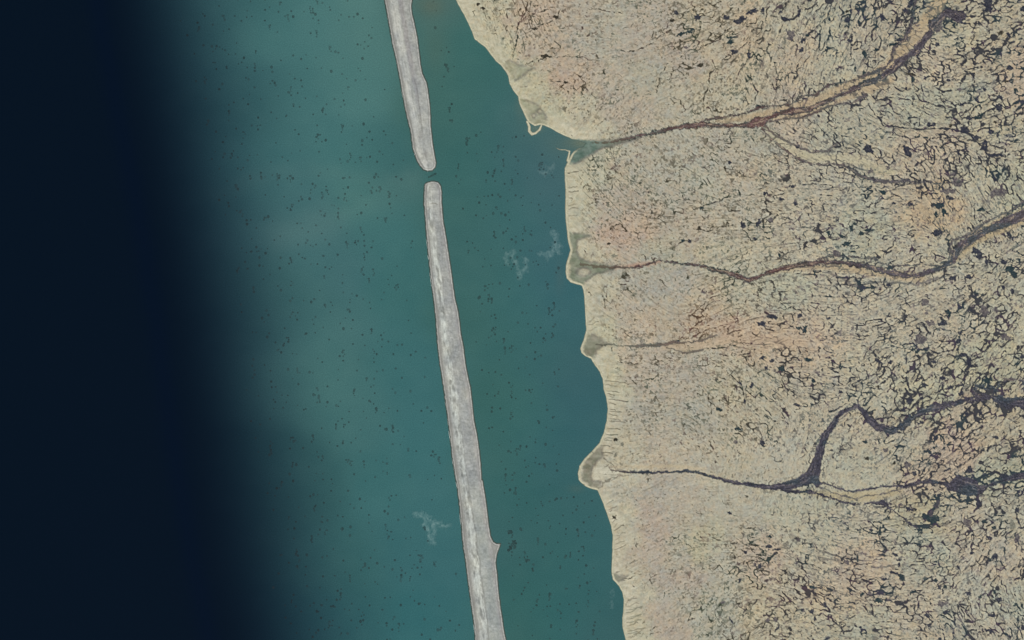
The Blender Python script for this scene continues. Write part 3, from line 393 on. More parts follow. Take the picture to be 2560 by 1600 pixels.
    for b in range(NB):
        m = (bi == b) & (sd > -4)
        if not m.any(): continue
        a = b * math.pi / NB; ca, sa = math.cos(a), math.sin(a)
        x = X[m]; y = Y[m]; d = D[m]; q1 = n1[m]; q2 = n2[m]; p1 = m1[m]; p2 = m2[m]
        U = x * ca + y * sa; V = -x * sa + y * ca
        streak[m] = fbm(U / 26, (V + 6 * p1) / 3.6, 81 + b, 3, 0.7)
        # fine rills running down the slope
        rn = np.abs(fbm((U + 10 * q1) / 46, (V + 3 * q2 + 10 * p1) / 8.5, 700 + b, 2))
        rill = (1 - sstep(0.008, 0.045, rn)) * sstep(0.5, 0.75, noise(x / 34 + 5, y / 34, 207)) * (0.35 + 0.3 * noise(x / 5, y / 5, 208)) * sstep(0.08, 0.3, d)
        # large polygons
        cs = 19.0
        F1, F2, F3, e, j, i1 = voronoi((U + 9 * q1 + 16 * p1) / (cs * 1.2), (V + 9 * q2 + 16 * p2) / (cs * 0.85), 100 + b)
        de = (F2 - F1) * cs * 0.45; dj = (F3 - F1) * cs * 0.45
        g = noise(x / 17, y / 17, 200)
        chain = 0.62 * noise(U / 40, V / 22, 205 + b) + 0.38 * e
        w = np.clip(chain - 0.69 + 0.27 * d, 0, 0.45) * 3.7 * (0.35 + 1.1 * noise(x / 7, y / 7, 200)) * (0.45 + 0.75 * d) * (0.7 + 0.6 * g) * (1 + 1.0 * np.maximum(d - 0.85, 0))
        dk = (1 - sstep(w - 0.2, w + 1.0, de)) * sstep(0.02, 0.45, w)
        wj = np.clip(j - 0.93 + 0.20 * d + 0.32 * (g - 0.5), 0, 1) * 7.5 * (0.4 + 0.9 * d)
        pj = (1 - sstep(wj, wj + 1.3, dj + 2.2 * q1 + 1.2)) * sstep(0.3, 0.9, wj)
        tone[m] += (i1 - 0.5) * d * 1.3
        # small polygons
        cs = 7.5
        F1, F2, F3, e2, j2, i2 = voronoi((U + 5 * q1) / (cs * 1.35), (V + 5 * q2) / (cs * 0.8), 300 + b)
        de2 = (F2 - F1) * cs * 0.45; dj2 = (F3 - F1) * cs * 0.45
        g2 = noise(x / 23 + 9, y / 23, 210)
        w2 = np.clip(e2 - 0.62 + 0.26 * d, 0, 1) * 1.6 * (0.2 + 1.5 * g2) * (0.5 + 0.6 * d)
        fk = (1 - sstep(w2, w2 + 1.0, de2)) * sstep(0.0, 0.35, w2) * (0.26 - 0.06 * d) * (0.3 + 0.7 * amp[..., 0][m])
        wj2 = np.clip(j2 - 0.85 + 0.18 * d, 0, 1) * 9.5 * (0.2 + 1.35 * g2)
        pk = (1 - sstep(wj2, wj2 + 1.0, dj2 + 0.3)) * sstep(0.1, 0.6, wj2) * (0.55 + 0.1 * d)
        pk *= sstep(18, 60, sd[m])
        tone[m] += (i2 - 0.5) * 0.8
        dark[m] = np.maximum.reduce([dk * 0.92, pj, pk * (0.5 + 0.5 * noise(x / 11, y / 11, 220))])
        poolish[m] = np.maximum(pj, dk * sstep(1.2, 2.4, w))
        faint[m] = np.maximum(fk, rill * 0.6)
    col = col + (streak * 14 + (S1 * 3.3 + S2 * 2.4) * (0.38 + 0.5 * np.clip(D * 1.5, 0, 1)))[..., None] * np.array([1, .97, .9], np.float32) + t3 * np.array([17, 17, 16], np.float32) + tone[..., None] * np.array([9, 8, 6], np.float32)
    # plains of peach gravel along the rivers
    flood = np.zeros(shp, np.float32)
    for P, c in FLOOD:
        d = stroke(G, RX, RY, P, pad=20)
        m = (1 - sstep(-6, 5, d + 5 * t1[..., 0] + 6 * t2[..., 0])) * (0.62 + 0.5 * t2[..., 0])
        col = mix(col, m, c) + (streak * m * 30)[..., None]
        flood = np.maximum(flood, m)
    # dark tone of wet moss and water, changing over the plain
    west = sstep(1750, 2100, X)[..., None]; nv = noise(X / 48, Y / 48, 91)[..., None]; nv2 = noise(X / 15, Y / 15, 92)[..., None]
    dc = np.array([66, 62, 50], np.float32) * (1 - west) + west * np.array([54, 55, 60], np.float32)
    dc = dc + sstep(0.55, 0.75, nv) * np.array([-11, 0, 1], np.float32) + sstep(0.6, 0.9, nv2) * np.array([10, 0, 8], np.float32)
    rl = sstep(1.25, 2.3, -S2 + 0.5 * (noise(X / 30, Y / 30, 231) - 0.5) + 0.7 * np.minimum(D, 0.5) - 0.35) * (0.25 + 0.5 * noise(X / 5, Y / 5, 232)) * sstep(12, 50, sd) * (0.35 + 0.65 * sstep(0.2, 0.5, D))
    dots = np.zeros(shp, np.float32)
    for cs, sdd, pr, rr in ((12.0, 241, 0.42, 2.3), (7.5, 251, 0.30, 1.5), (19.0, 261, 0.35, 3.2)):
        u = (X + 4 * n1) / cs; v = (Y + 4 * n2) / cs
        iu = np.floor(u).astype(np.int32); iv = np.floor(v).astype(np.int32)
        ox = 0.25 + 0.5 * hash2(iu, iv, sdd); oy = 0.25 + 0.5 * hash2(iu, iv, sdd + 3); hh = hash2(iu, iv, sdd + 6)
        rad = rr * np.clip(hh - (1 - pr) + 0.35 * (noise(X / 40, Y / 40, sdd + 1) - 0.5), 0, 1) / pr * 1.5
        ang = 3 * np.arctan2(v - iv - oy, u - iu - ox) + 6.3 * hh * 9
        dd = np.hypot(u - iu - ox, v - iv - oy) * cs * (1 + 0.35 * np.cos(ang))
        dots = np.maximum(dots, (1 - sstep(rad - 0.3, rad + 0.9, dd)) * sstep(0.2, 0.8, rad) * (0.45 + 0.5 * hash2(iu, iv, sdd + 8)))
    dots *= 0.8 * sstep(22, 55, sd) * (0.25 + 0.75 * sstep(0.12, 0.36, D)) * (1 - 0.75 * sstep(0.45, 0.8, D))
    reds = sum(a_ * np.exp(-((X - x_) / rx_) ** 2 - ((Y - y_) / ry_) ** 2) for x_, y_, rx_, ry_, a_ in [(1760, 815, 130, 55, 1), (1560, 590, 70, 25, .8), (1340, 30, 70, 40, .6), (1990, 850, 120, 30, .5), (2100, 1480, 120, 60, .4), (1400, 200, 50, 25, .7)])
    dc = dc + reds[..., None] * np.array([18, 2, 0], np.float32); col = col + reds[..., None] * np.array([4, -3, -4], np.float32)
    wet = np.maximum.reduce([dark, faint * 0.75, rl, dots * 0.85, netk * 0.94 * sstep(0.28, 0.6, D)]) * (1 - 0.75 * flood)
    # hand traced gullies
    ln = np.zeros(shp, np.float32)
    lw = noise(X / 6, Y / 6, 95); lw2 = noise(X / 14, Y / 14, 96)
    for P in LINES:
        thick = max(p[2] for p in P)
        d = stroke(G, X + 7 * n1 + 3 * m1, Y + 7 * n2 + 3 * m2, P)
        d = d + 0.35 - 3.4 * (lw - 0.5) * min(1.0, thick / 2.2) + 1.4 * (lw2 - 0.4)
        ln = np.maximum(ln, (1 - sstep(-0.6, 0.9, d)) * min(1.0, 0.5 + thick / 4))
    # short shore gullies
    rs = np.random.RandomState(5)
    for (xa, ya, xb, yb, n, lo, hi, rise) in [(1509, 950, 1518, 1060, 12, 18, 55, 4), (1512, 1065, 1484, 1145, 7, 25, 40, 2), (1505, 1262, 1530, 1380, 11, 14, 42, -14), (1559, 1500, 1566, 1600, 11, 26, 48, -12), (1415, 430, 1414, 560, 6, 10, 30, -4), (1466, 800, 1462, 835, 3, 15, 30, -12)]:
        for i in range(n):
            t = (i + rs.rand() * 0.9) / n
            x0 = xa + (xb - xa) * t + 4; y0 = ya + (yb - ya) * t
            L = lo + (hi - lo) * rs.rand(); P = [(x0, y0, 0.7)]
            for s in range(1, 6):
                P.append((x0 + L * s / 5, y0 + rise * (s / 5) ** 1.5 * (0.6 + rs.rand() * 0.6) + rs.randn() * 0.8, 0.8 + 0.3 * s * rs.rand()))
            d = stroke(G, X + 2 * n1, Y + 3 * n2, P)
            ln = np.maximum(ln, (1 - sstep(-0.5, 1.2, d)) * (0.25 + 0.4 * rs.rand()))
    wet = np.maximum(wet, ln)
    wet *= sstep(2, 12, sd)
    # ponds
    pid = np.zeros(shp, np.int16)
    for i, (cx, cy, rx, ry, an, kd) in enumerate(PONDS):
        R = max(rx, ry) * 1.9 + 6
        b = G.box(cx - R, cx + R, cy - R, cy + R)
        rx = rx * 1.0; ry = ry * 1.0; amp_ = min(rx, ry)
        x = X[b] - cx + 2.1 * amp_ * fbm(X[b] / (1.6 + amp_), Y[b] / (1.6 + amp_), 400 + i, 3, 0.7) * 1.15
        y = Y[b] - cy + 2.1 * amp_ * fbm(X[b] / (1.6 + amp_) + 7, Y[b] / (1.6 + amp_), 900 + i, 3, 0.7) * 1.15
        ca, sa = math.cos(an), math.sin(an)
        u = (x * ca + y * sa) / rx; v = (-x * sa + y * ca) / ry
        d = (np.sqrt(u * u + v * v) - 1) * amp_
        m = 1 - sstep(-0.7, 0.9, d)
        m = m * np.clip((0.55 if kd in 'pg' else 0.75) + 0.5 * noise(X[b] / 2.6, Y[b] / 2.6, 77), 0, 1)
        c = np.array(DARK[kd], np.float32)
        grain = (noise(X[b] / 2.2, Y[b] / 2.2, 78)[..., None] - 0.5) * (10 if kd in 'bt' else 24)
        cc = mix(dc[b], np.full(m.shape, 0.85, np.float32), c) + grain * sstep(1.5, 5, amp_)
        keepm = np.maximum(wet[b], m)
        wgt = np.clip(m / np.maximum(keepm, 1e-3), 0, 1)[..., None] * sstep(0, 0.3, m)[..., None]
        dc[b] = dc[b] * (1 - wgt) + cc * wgt
        wet[b] = keepm
        pid[b] = np.where(d < 0.15, i + 1, pid[b])
    # clumps of moss between pools where the plain is wettest
    # mud, before rivers
    mm = sstep(-4, 6, mud + 8 * n1)
    wisp0 = fbm(X / 16 + 3 * m1, Y / 6, 94, 3)
    mcol = np.array([124, 123, 106], np.float32) + (noise(X / 11, Y / 11, 97)[..., None] - 0.5) * np.array([26, 18, 20], np.float32) + t3 * 10
    mcol = mcol + (mudid == 7)[..., None] * np.array([-40, -16, -8], np.float32) * sstep(1560, 1470, X)[..., None] + (mudid == 3)[..., None] * np.array([-8, 0, -2], np.float32)
    mcol = mcol + ((mudid == 1) | (mudid == 2))[..., None] * np.array([14, 16, 10], np.float32) + (wisp0 * 30)[..., None]
    col = mix(col, mm * np.where((mudid == 1) | (mudid == 2), 0.55, 0.85), mcol); wet = wet * (1 - mm)
    ring = np.exp(-((mud - 1.0) / 4.0) ** 2) * (sd > 14) * (0.4 + noise(X / 4, Y / 4, 98))
    col = mix(col, np.clip(ring * 0.35, 0, 1), (92, 88, 86))
    # pale fan at the lowest river mouth, and pale shore terraces
    fan = sstep(0, 9, poly_sd(P2('1476,1200 1480,1172 1494,1158 1512,1152 1530,1168 1556,1176 1556,1186 1520,1196 1500,1204'), WX, WY)) * 0.85
    fs = fbm(np.arctan2(Y - 1182, X - 1575) * 26, np.hypot(X - 1575, Y - 1182) / 30, 99, 3)
    col = mix(col, fan, (186, 182, 162)) + (fan * fs * 40)[..., None]
    pale = sstep(58, 14, sd + 46 * m1 + 34 * n1) * sstep(-2, 4, -mud) * (0.25 + 0.55 * sstep(0.35, 0.6, noise(X / 16, Y / 16, 93)))
    col = mix(col, pale * 0.7, (192, 186, 163))
    wisp = fbm(X / 12 + 6 * m1, Y / 7, 94, 3)
    col = col + (wisp * sstep(70, 20, sd) * 34)[..., None]
    # rivers
    rd = np.zeros(shp, np.float32); rt = np.zeros(shp, np.float32); rid = np.zeros(shp, np.int8); rv = np.zeros(shp, np.float32)
    edge_n = fbm(X / 6, Y / 6, 125, 3, 0.7)
    braid = fbm(X / 11, Y / 4.2, 121, 3, 0.6); grn = noise(X / 2.3, Y / 2.3, 122)
    for idx, grp in enumerate([[(R1, 1), (R1N, .9), (R1S, .85), (R1Q, .75), (R1P, .85)], [(R2, 1), (R2N, .85), (R2S, .6)], [(R3, .75), (R3B, .7)], [(R4, 1), (R4L, .95), (R4S, 1), (R4T, 1), (R4M, .7)] + [(q, .7) for q in R4D]]):
        for P, s in grp:
            d, al, cr = stroke2(G, X + 7 * n1 + 2 * m1 + 2.5 * (lw - 0.5), Y + 7 * n2 + 2 * m2 + 2.5 * (grn - 0.5), P, pad=18)
            wmax = max(p[2] for p in P)
            d = d + 0.3 + (braid * 7 + edge_n * 9 + 0.3) * (1 if wmax > 9 else 0.25) * (0.25 if (idx == 3 and wmax > 20) else 0.8)
            if idx == 3: d = d + sstep(2170, 2240, X) * (-1.0 + 17 * np.maximum(fbm(X / 8 + 3, Y / 6, 142, 2), -0.12)) * (Y < 1130)
            m = (1 - sstep(-1.4, 1.6, d)) * s
            own = m > rv
            rv = np.maximum(rv, m)
            rd = np.where(own, d, rd); rt = np.where(own, fbm(al / 22, cr / 2.2, 131 + idx, 3, 0.7), rt)
            rid = np.where((d < 0.2) & (m > 0.4), idx + 1, rid)
    rv = rv * (0.82 + 0.18 * grn)
    low = sstep(900, 1000, Y)
    rco = sstep(2250, 1950, X)[..., None]
    core = sstep(0.5, 3.2, -rd)[..., None] * (1 - low[..., None])
    rc = np.array([58, 58, 62], np.float32) * (1 - core) + core * (np.array([74, 68, 76], np.float32) * (1 - rco) + np.array([88, 68, 66], np.float32) * rco) + low[..., None] * np.array([-4, -6, 3], np.float32) + (rt * 90)[..., None] * np.array([1, .92, .86], np.float32) + (grn[..., None] - 0.5) * 52 + (braid * 50 + edge_n * 40)[..., None] * (np.array([.5, .48, .45], np.float32)) + sstep(0.5, 0.8, noise(X / 30, Y / 30, 123))[..., None] * np.array([-10, 2, 0], np.float32)
    west4 = sstep(1620, 1480, X)[..., None]
    rc = rc * (1 - west4) + np.array([98, 92, 76], np.float32) * west4
    red = (np.exp(-((X - 1590) / 50) ** 2 - ((Y - 665) / 20) ** 2) + 0.8 * np.exp(-((X - 1880) / 90) ** 2 - ((Y - 310) / 30) ** 2) + 0.7 * np.exp(-((X - 1960) / 60) ** 2 - ((Y - 678) / 18) ** 2))[..., None]
    rc = rc + red * np.array([8, -2, -2], np.float32)
    bars = sstep(0.10, 0.22, rt) * sstep(0.8, 2.5, -rd) * (1 - 0.7 * low) * sstep(1620, 1760, X)
    rc = mix(rc, bars * 0.7, (168, 148, 122))
    banks = np.zeros(shp, np.float32)
    dc = dc * (1 - rv[..., None]) + rc * rv[..., None]
    wet = np.maximum(wet, rv)
    wet = np.clip(wet, 0, 1)
    out = col * (1 - wet[..., None]) + dc * wet[..., None]
    # beach ridge along the whole shore, wet at the water's edge
    bar = np.maximum(sd, spit)
    bw = 2.6 + 2.0 * sstep(820, 560, Y) * sstep(360, 420, Y) + 3.0 * noise(Y / 60, X / 200, 131)
    onmouth = sstep(8, 20, np.hypot(X - 1450, Y - 360) - 8)
    bch = (1 - sstep(bw, bw + 2.0, bar)) * 0.97 * np.where(spit > -1, 1, onmouth)
    bcol = np.array([176, 172, 146], np.float32) + (noise(X / 3, Y / 3, 132)[..., None] - 0.5) * 22
    bcol = bcol + np.exp(-((bar - bw * 0.55) / 1.2) ** 2)[..., None] * 14
    out = out * (1 - bch[..., None]) + bcol * bch[..., None]
    for gx, gy in [(1407, 648), (1467, 888), (1480, 1130), (1459, 1211), (1477, 1226), (1528, 1432)]:
        gap = np.exp(-((X - gx) / 3.5) ** 2 - ((Y - gy - (X - gx) * 0.5) / 1.4) ** 2)
        out = mix(out, gap * 0.7, (96, 98, 88))
    out = mix(out, (1 - sstep(0.0, 2.2, bar)) * 0.75, (72, 84, 78))
    # crisp rims
    bl = out.copy()
    for ax in (0, 1):
        bl = (np.roll(bl, 1, ax) + bl * 2 + np.roll(bl, -1, ax)) / 4
        bl = (np.roll(bl, 2, ax) + bl * 2 + np.roll(bl, -2, ax)) / 4
    out = out + 0.38 * (out - bl)
    out = (out - 128) * 1.04 + 132
    out = np.clip(out, 22, 232)
    # heights in metres
    z = 0.35 * np.minimum(bar, 4) + 0.5 * sstep(2, 6, bar) + 5 * sstep(6, 60, sd) * (1 - mm) - 0.4 * mm * (bar > 4)
    z = z + 2.2 * t1[..., 0] * sstep(20, 100, sd) + 0.5 * streak * sstep(10, 60, sd) + 0.45 * t3[..., 0] * sstep(5, 20, sd)
    z = z - 1.3 * wet * sstep(4, 20, sd) * (1 - mm)
    z = np.where(bar > 1, np.maximum(z, 0.3), z)
    cls = np.zeros(shp, np.int16)          # 0 tundra
    cls[(poolish > 0.55) & (wet > 0.5) & (sd > 25)] = 10
    cls[(ln > 0.45) & (sd > 6)] = 11
    cls[(mm > 0.5)] = (20 + mudid)[mm > 0.5]
    cls = np.where((pid > 0) & (mm < 0.5), 100 + pid, cls)
    cls = np.where(rid > 0, 30 + rid, cls)
    cls = np.where(bch > 0.5, 12, cls)
    cls = np.where((bch > 0.5) & (spit > sd + 0.2), 13, cls)
    cls = np.where(bar < -3.0, -1, cls)
    for i, (cx, cy, rx, ry, an, kd) in enumerate(PONDS):      # keep one connected sheet of water per pond
        R = max(rx, ry) * 1.9 + 10
        b = G.box(cx - R, cx + R, cy - R, cy + R)
        sub = cls[b]; pm = sub == 101 + i
        best = np.zeros_like(pm); rem = pm.copy()
        while rem.sum() > best.sum():
            gsd = np.zeros_like(pm); gsd.flat[int(np.argmax(rem))] = True
            while True:
                q = gsd.copy(); q[1:] |= gsd[:-1]; q[:-1] |= gsd[1:]; q[:, 1:] |= gsd[:, :-1]; q[:, :-1] |= gsd[:, 1:]
                q &= pm
                if (q == gsd).all(): break
                gsd = q
            rem &= ~gsd
            if gsd.sum() > best.sum(): best = gsd
        sub[pm & ~best] = 10
    return G, z, out, cls

def build_island(h, Wd, Ed, x0, x1, y0, y1, south):
    G = Grid(x0, x1, y0, y1, h)
    X, Y = G.X, G.Y
    n1 = fbm(X / 7, Y / 7, 501 + south, 3); n2 = fbm(X / 7 + 40, Y / 7, 511, 3)
    sd = poly_sd(Wd + Ed, X + 1.8 * n1, Y + 1.8 * n2) + 2.4
    yw = [p[1] for p in Wd]; xw = [p[0] for p in Wd]
    ye = [p[1] for p in Ed][::-1] if Ed[0][1] > Ed[-1][1] else [p[1] for p in Ed]
    xe = [p[0] for p in Ed][::-1] if Ed[0][1] > Ed[-1][1] else [p[0] for p in Ed]
    yy = Y[:, 0]
    w = np.interp(yy, np.maximum.accumulate(yw), xw); e = np.interp(yy, np.maximum.accumulate(ye), np.minimum(xe, 1e9))
    # smooth edges for the inner bands
    ker = np.ones(25) / 25
    w = np.convolve(np.pad(w, 12, 'edge'), ker, 'valid'); e = np.convolve(np.pad(e, 12, 'edge'), ker, 'valid')
    if south: e = np.where((yy > 1325) & (yy < 1420), np.interp(yy, [1325, 1420], [1225, 1241]), e)
    dx = X - w[:, None]
    u = dx / np.maximum((e - w)[:, None], 8) + 0.045 * fbm(X / 12, Y / 25, 521, 2) * 2
    # along-island streaks, cross-island ripples
    s1 = fbm(dx / 2.6, Y / 46, 531 + south, 3, 0.6); s2 = fbm(dx / 9, Y / 3.0, 541, 3, 0.6); bl = fbm(dx / 8, Y / 22, 551, 3); g = fbm(X / 2.4, Y / 2.4, 561, 2)
    col = np.zeros(X.shape + (3,), np.float32) + np.array([170, 172, 165], np.float32)
    col = col + (s1 * 42 + bl * 22)[..., None] + (g * 20)[..., None]
    est = sstep(0.42, 0.55, u)
    rip = est * (1 - sstep(0.85, 0.93, u))
    col = mix(col, est * 0.6, (154, 156, 152)) + (rip * s2 * 26)[..., None]
    if south:
        green = sstep(1150, 1300, Y)
        col = mix(col, rip * green * 0.5, (156, 163, 156))
        lo = 0.20 + 0.04 * s1 * 3; hi = np.interp(Y, [450, 560, 640, 760, 900, 1000, 1150, 1250, 1600], [0.28, 0.36, 0.50, 0.36, 0.46, 0.44, 0.40, 0.42, 0.42]) + 0.10 * bl * 2 * (1 - 0.6 * green)
        mot = fbm(dx / 5, Y / 11, 581, 4, 0.7)
        hi = hi + 0.10 * mot
        br = (0.25 + 1.9 * np.clip(0.24 + mot, 0, 0.4)) * sstep(-0.28, 0.05, bl + 0.5 * mot) * sstep(lo - 0.02, lo + 0.04, u) * (1 - sstep(hi - 0.03, hi + 0.03, u)) * sstep(455, 560, Y) * (0.72 + 0.28 * sstep(-0.15, 0.15, s1 * 2 + bl))
        col = mix(col, br * 0.85, (202, 207, 198)) + (br * s1 * 16)[..., None]
        pts = [(560, .33, 5, 12), (596, .42, 5, 10), (640, .47, 5, 14), (700, .55, 3, 10), (735, .3, 3, 16), (955, .27, 4, 8), (970, .36, 3, 8), (1000, .35, 4, 10), (1085, .27, 4, 8), (1120, .24, 3, 8), (1162, .25, 3, 8), (1190, .27, 4, 8), (1225, .25, 3, 9), (1260, .22, 2, 6), (1335, .25, 4, 9), (1380, .26, 3, 8), (1390, .3, 3, 6), (1506, .25, 3, 7), (1523, .28, 3, 6), (1530, .3, 3, 8), (1590, .27, 3, 6)]
        rs = np.random.RandomState(3)
        for (py, pu, rx, ry) in pts + [(470 + 1100 * rs.rand(), 0.2 + 0.25 * rs.rand(), 1 + 2 * rs.rand(), 3 + 9 * rs.rand()) for _ in range(60)]:
            q = ((u - pu) * np.maximum((e - w)[:, None], 8) / rx) ** 2 + ((Y - py + 2 * n1 * 3) / ry) ** 2
            col = mix(col, np.exp(-q ** 2) * 0.7, (138, 140, 134))
        for (py, pu, rx, ry, s) in [(525, .52, 7, 5, .5), (505, .5, 8, 4, .5), (478, .55, 7, 7, .6), (545, .6, 5, 5, .6), (600, .35, 6, 20, .5), (775, .6, 5, 9, .8), (785, .5, 5, 8, .6), (828, .55, 8, 12, .6), (845, .6, 5, 8, .5), (965, .45, 6, 5, .5), (985, .5, 9, 14, .3), (1010, .6, 12, 16, .35), (1035, .62, 10, 12, .7), (1052, .62, 5, 4, .7), (1115, .55, 8, 12, .3), (1160, .58, 9, 10, .6), (1172, .62, 5, 5, .6),
                                (1196, .6, 6, 3, .6), (1252, .62, 6, 4, .7), (1266, .66, 10, 9, .5), (1285, .6, 12, 6, .4), (1405, .58, 9, 9, .5), (1420, .62, 12, 10, .6), (1435, .55, 8, 6, .4), (1452, .6, 8, 4, .6), (1480, .6, 14, 12, .25), (1555, .6, 8, 6, .5), (1570, .65, 7, 10, .6), (1590, .6, 14, 5, .4)]:
            q = ((u - pu) * np.maximum((e - w)[:, None], 8) / rx) ** 2 + ((Y - py + 4 * s2) / ry) ** 2
            col = mix(col, np.exp(-q) * s * np.clip(0.75 + 2.2 * s2, 0, 1), (188, 190, 184))
        crk = np.exp(-((Y - 511 - 3 * np.sin(X / 6)) / 1.2) ** 2) * sstep(1074, 1080, X) * sstep(1098, 1090, X)
        col = mix(col, crk * 0.6, (110, 108, 98))
        col = mix(col, np.exp(-((u - 0.46 - 0.02 * s1) * 60 / 1.4) ** 2) * green * 0.45, (122, 124, 118))
        col = mix(col, np.exp(-((u - 0.9) * 60 / 4) ** 2) * 0.4, (158, 154, 152))
    else:
        for cu, wd, st in [(0.24, 2.6, .55), (0.33, 2.0, .5), (0.19, 1.2, .35), (0.42, 1.6, .25)]:
            col = mix(col, np.exp(-((u - cu - 0.04 * bl) * 50 / wd) ** 2) * st * (0.6 + 0.8 * sstep(-0.1, 0.2, bl)), (196, 196, 188))
        col = mix(col, sstep(0.45, 0.55, u) * sstep(0.8, 0.6, u) * sstep(330, 140, Y) * 0.45, (140, 136, 138))
        col = mix(col, sstep(0.55, 0.66, u) * sstep(170, 230, Y) * (0.4 + 0.4 * sstep(-.2, .2, s2)), (170, 172, 166))
        col = mix(col, np.exp(-((u - 0.60 + (Y - 200) * 0.0002) * 60 / 1.4) ** 2) * sstep(180, 215, Y) * sstep(350, 300, Y) * 0.45, (118, 116, 112))
        col = mix(col, np.exp(-((u - 0.66) * 60 / 1.6) ** 2) * sstep(170, 140, Y) * 0.25, (120, 118, 114))
        for (px, py, rx, ry, s, c) in [(1066, 406, 4, 4, .8, (196, 196, 190)), (1060, 400, 3, 8, .5, (190, 190, 184)), (1064, 385, 5, 9, .5, (130, 128, 126)), (1050, 340, 5, 14, .35, (134, 132, 130)), (1068, 375, 7, 10, .4, (182, 184, 178))]:
            col = mix(col, np.exp(-((X - px) / rx) ** 2 - ((Y - py) / ry) ** 2) * s, c)
    mo = fbm(X / 5, Y / 6, 591, 4, 0.75); mo2 = fbm(X / 22, Y / 30, 592, 3)
    col = col + (mo * 44)[..., None] + mo2[..., None] * np.array([34, 30, 20], np.float32)
    # seaward swash and lagoon edge
    swash = sstep(0.17, 0.10, u) + sstep(0.93, 0.97, u) * 0.8
    col = mix(col, np.clip(swash, 0, 1) * 0.55, (136, 134, 128))
    col = mix(col, (1 - sstep(2, 6, sd)) * 0.4, (140, 139, 133))
    bead = np.exp(-((sd - 4.6) / 0.9) ** 2) * (0.35 + 0.65 * (noise(X / 2.5, Y / 2.8, 571) > 0.42)) * np.where(u > 0.5, 1, 0.55)
    col = mix(col, bead * 0.6, (206, 206, 200))
    col = mix(col, np.exp(-((sd - 6.8) / 1.0) ** 2) * 0.35, (106, 106, 100))
    col = mix(col, (1 - sstep(1.9, 3.6, sd + 1.2 * n1)) * 0.7, (34, 54, 48))
    b2 = col.copy()
    for ax in (0, 1): b2 = (np.roll(b2, 2, ax) + b2 * 2 + np.roll(b2, -2, ax)) / 4
    col = np.clip(col + 0.4 * (col - b2), 30, 225)
    z = 0.45 * np.minimum(sd, 5) + 1.4 * sstep(4, 16, sd) + 0.5 * (s1 + 0.7 * s2) * sstep(4, 12, sd)
    z = np.where(sd > 1, np.maximum(z, 0.25), z)
    cls = np.where(u < 0.17, 1, np.where(u < 0.45, 2, np.where(u < 0.93, 3, 4)))
    cls = np.where(sd < 3.4, np.where(u < 0.5, 1, 4), cls)
    cls = np.where(sd < -3, -1, cls)
    return G, z, col, cls
def pdist(X, Y, P):
    out = np.full(X.shape, 1e4, np.float32)
    for a, b in zip(P[:-1], P[1:]):
        ex, ey = b[0] - a[0], b[1] - a[1]
        t = np.clip(((X - a[0]) * ex + (Y - a[1]) * ey) / (ex * ex + ey * ey), 0, 1)
        out = np.minimum(out, np.hypot(X - a[0] - t * ex, Y - a[1] - t * ey))
    return out
SEA = P2('0,0,8,20,34 320,0,8,20,34 0,800,8,20,34 0,1600,8,20,34 600,1600,8,20,34 500,1000,8,20,34 430,400,8,20,34 -300,400,8,20,34 -300,1300,8,20,34')
SEACOL = P2('620,0,62,98,100 700,60,70,112,110 800,60,76,118,114 900,40,86,124,116 960,120,84,122,114 900,200,78,120,114 760,250,70,112,110 660,250,58,92,96 700,400,64,104,106 850,400,70,114,112 970,400,66,108,106 '
            '1010,440,62,102,100 900,460,70,116,110 760,520,70,106,108 960,560,66,112,110 850,650,68,106,108 1000,700,62,108,106 760,750,66,102,102 850,850,72,110,108 1000,900,62,108,108 1060,950,60,106,108 820,950,72,112,108 900,1050,68,108,106 '
            '1050,1100,60,108,110 950,1200,62,108,108 800,1200,58,94,94 1100,1280,62,108,110 1000,1380,58,104,108 1130,1420,58,104,108 900,1400,58,98,98 1050,1550,52,104,108 1150,1570,56,104,106 900,1560,52,94,98 '
            '1060,30,84,106,98 1090,20,92,104,92 1050,60,64,108,100 1100,150,70,108,98 1140,100,62,108,100 1160,160,64,106,98 1200,200,64,104,98 1080,180,76,106,96 1120,240,64,106,96 1230,260,64,104,100 1100,300,72,106,96 1180,330,60,102,96 '
            '1280,320,64,100,102 1350,370,66,94,104 1300,400,64,100,104 1110,400,60,100,94 1160,420,60,104,98 1220,450,62,102,100 1380,450,72,98,104 1400,560,64,98,104 1130,520,68,106,98 1200,600,62,102,100 1300,560,62,104,104 1380,640,62,98,106 '
            '1160,650,64,102,96 1220,700,62,104,100 1300,750,60,104,104 1400,720,58,98,106 1440,800,60,98,104 1170,800,64,102,94 1250,850,60,102,98 1350,880,60,102,102 1430,900,64,96,102 1490,1000,62,96,102 1450,1050,58,96,104 1220,1000,62,102,94 '
            '1300,1050,58,102,98 1380,1100,56,100,102 1430,1150,60,96,102 1230,1150,62,102,96 1300,1250,56,100,98 1400,1250,56,98,98 1460,1250,62,98,100 1280,1350,62,98,96 1330,1400,58,98,96 1400,1400,54,100,98 1500,1350,58,98,100 1520,1420,58,98,100 '
            '1290,1500,56,100,94 1380,1520,52,100,98 1450,1500,54,98,98 1530,1540,58,96,98 1540,1590,62,96,96 1280,1590,58,98,92 1450,355,84,104,98 1410,350,72,98,100 1345,325,88,108,98')
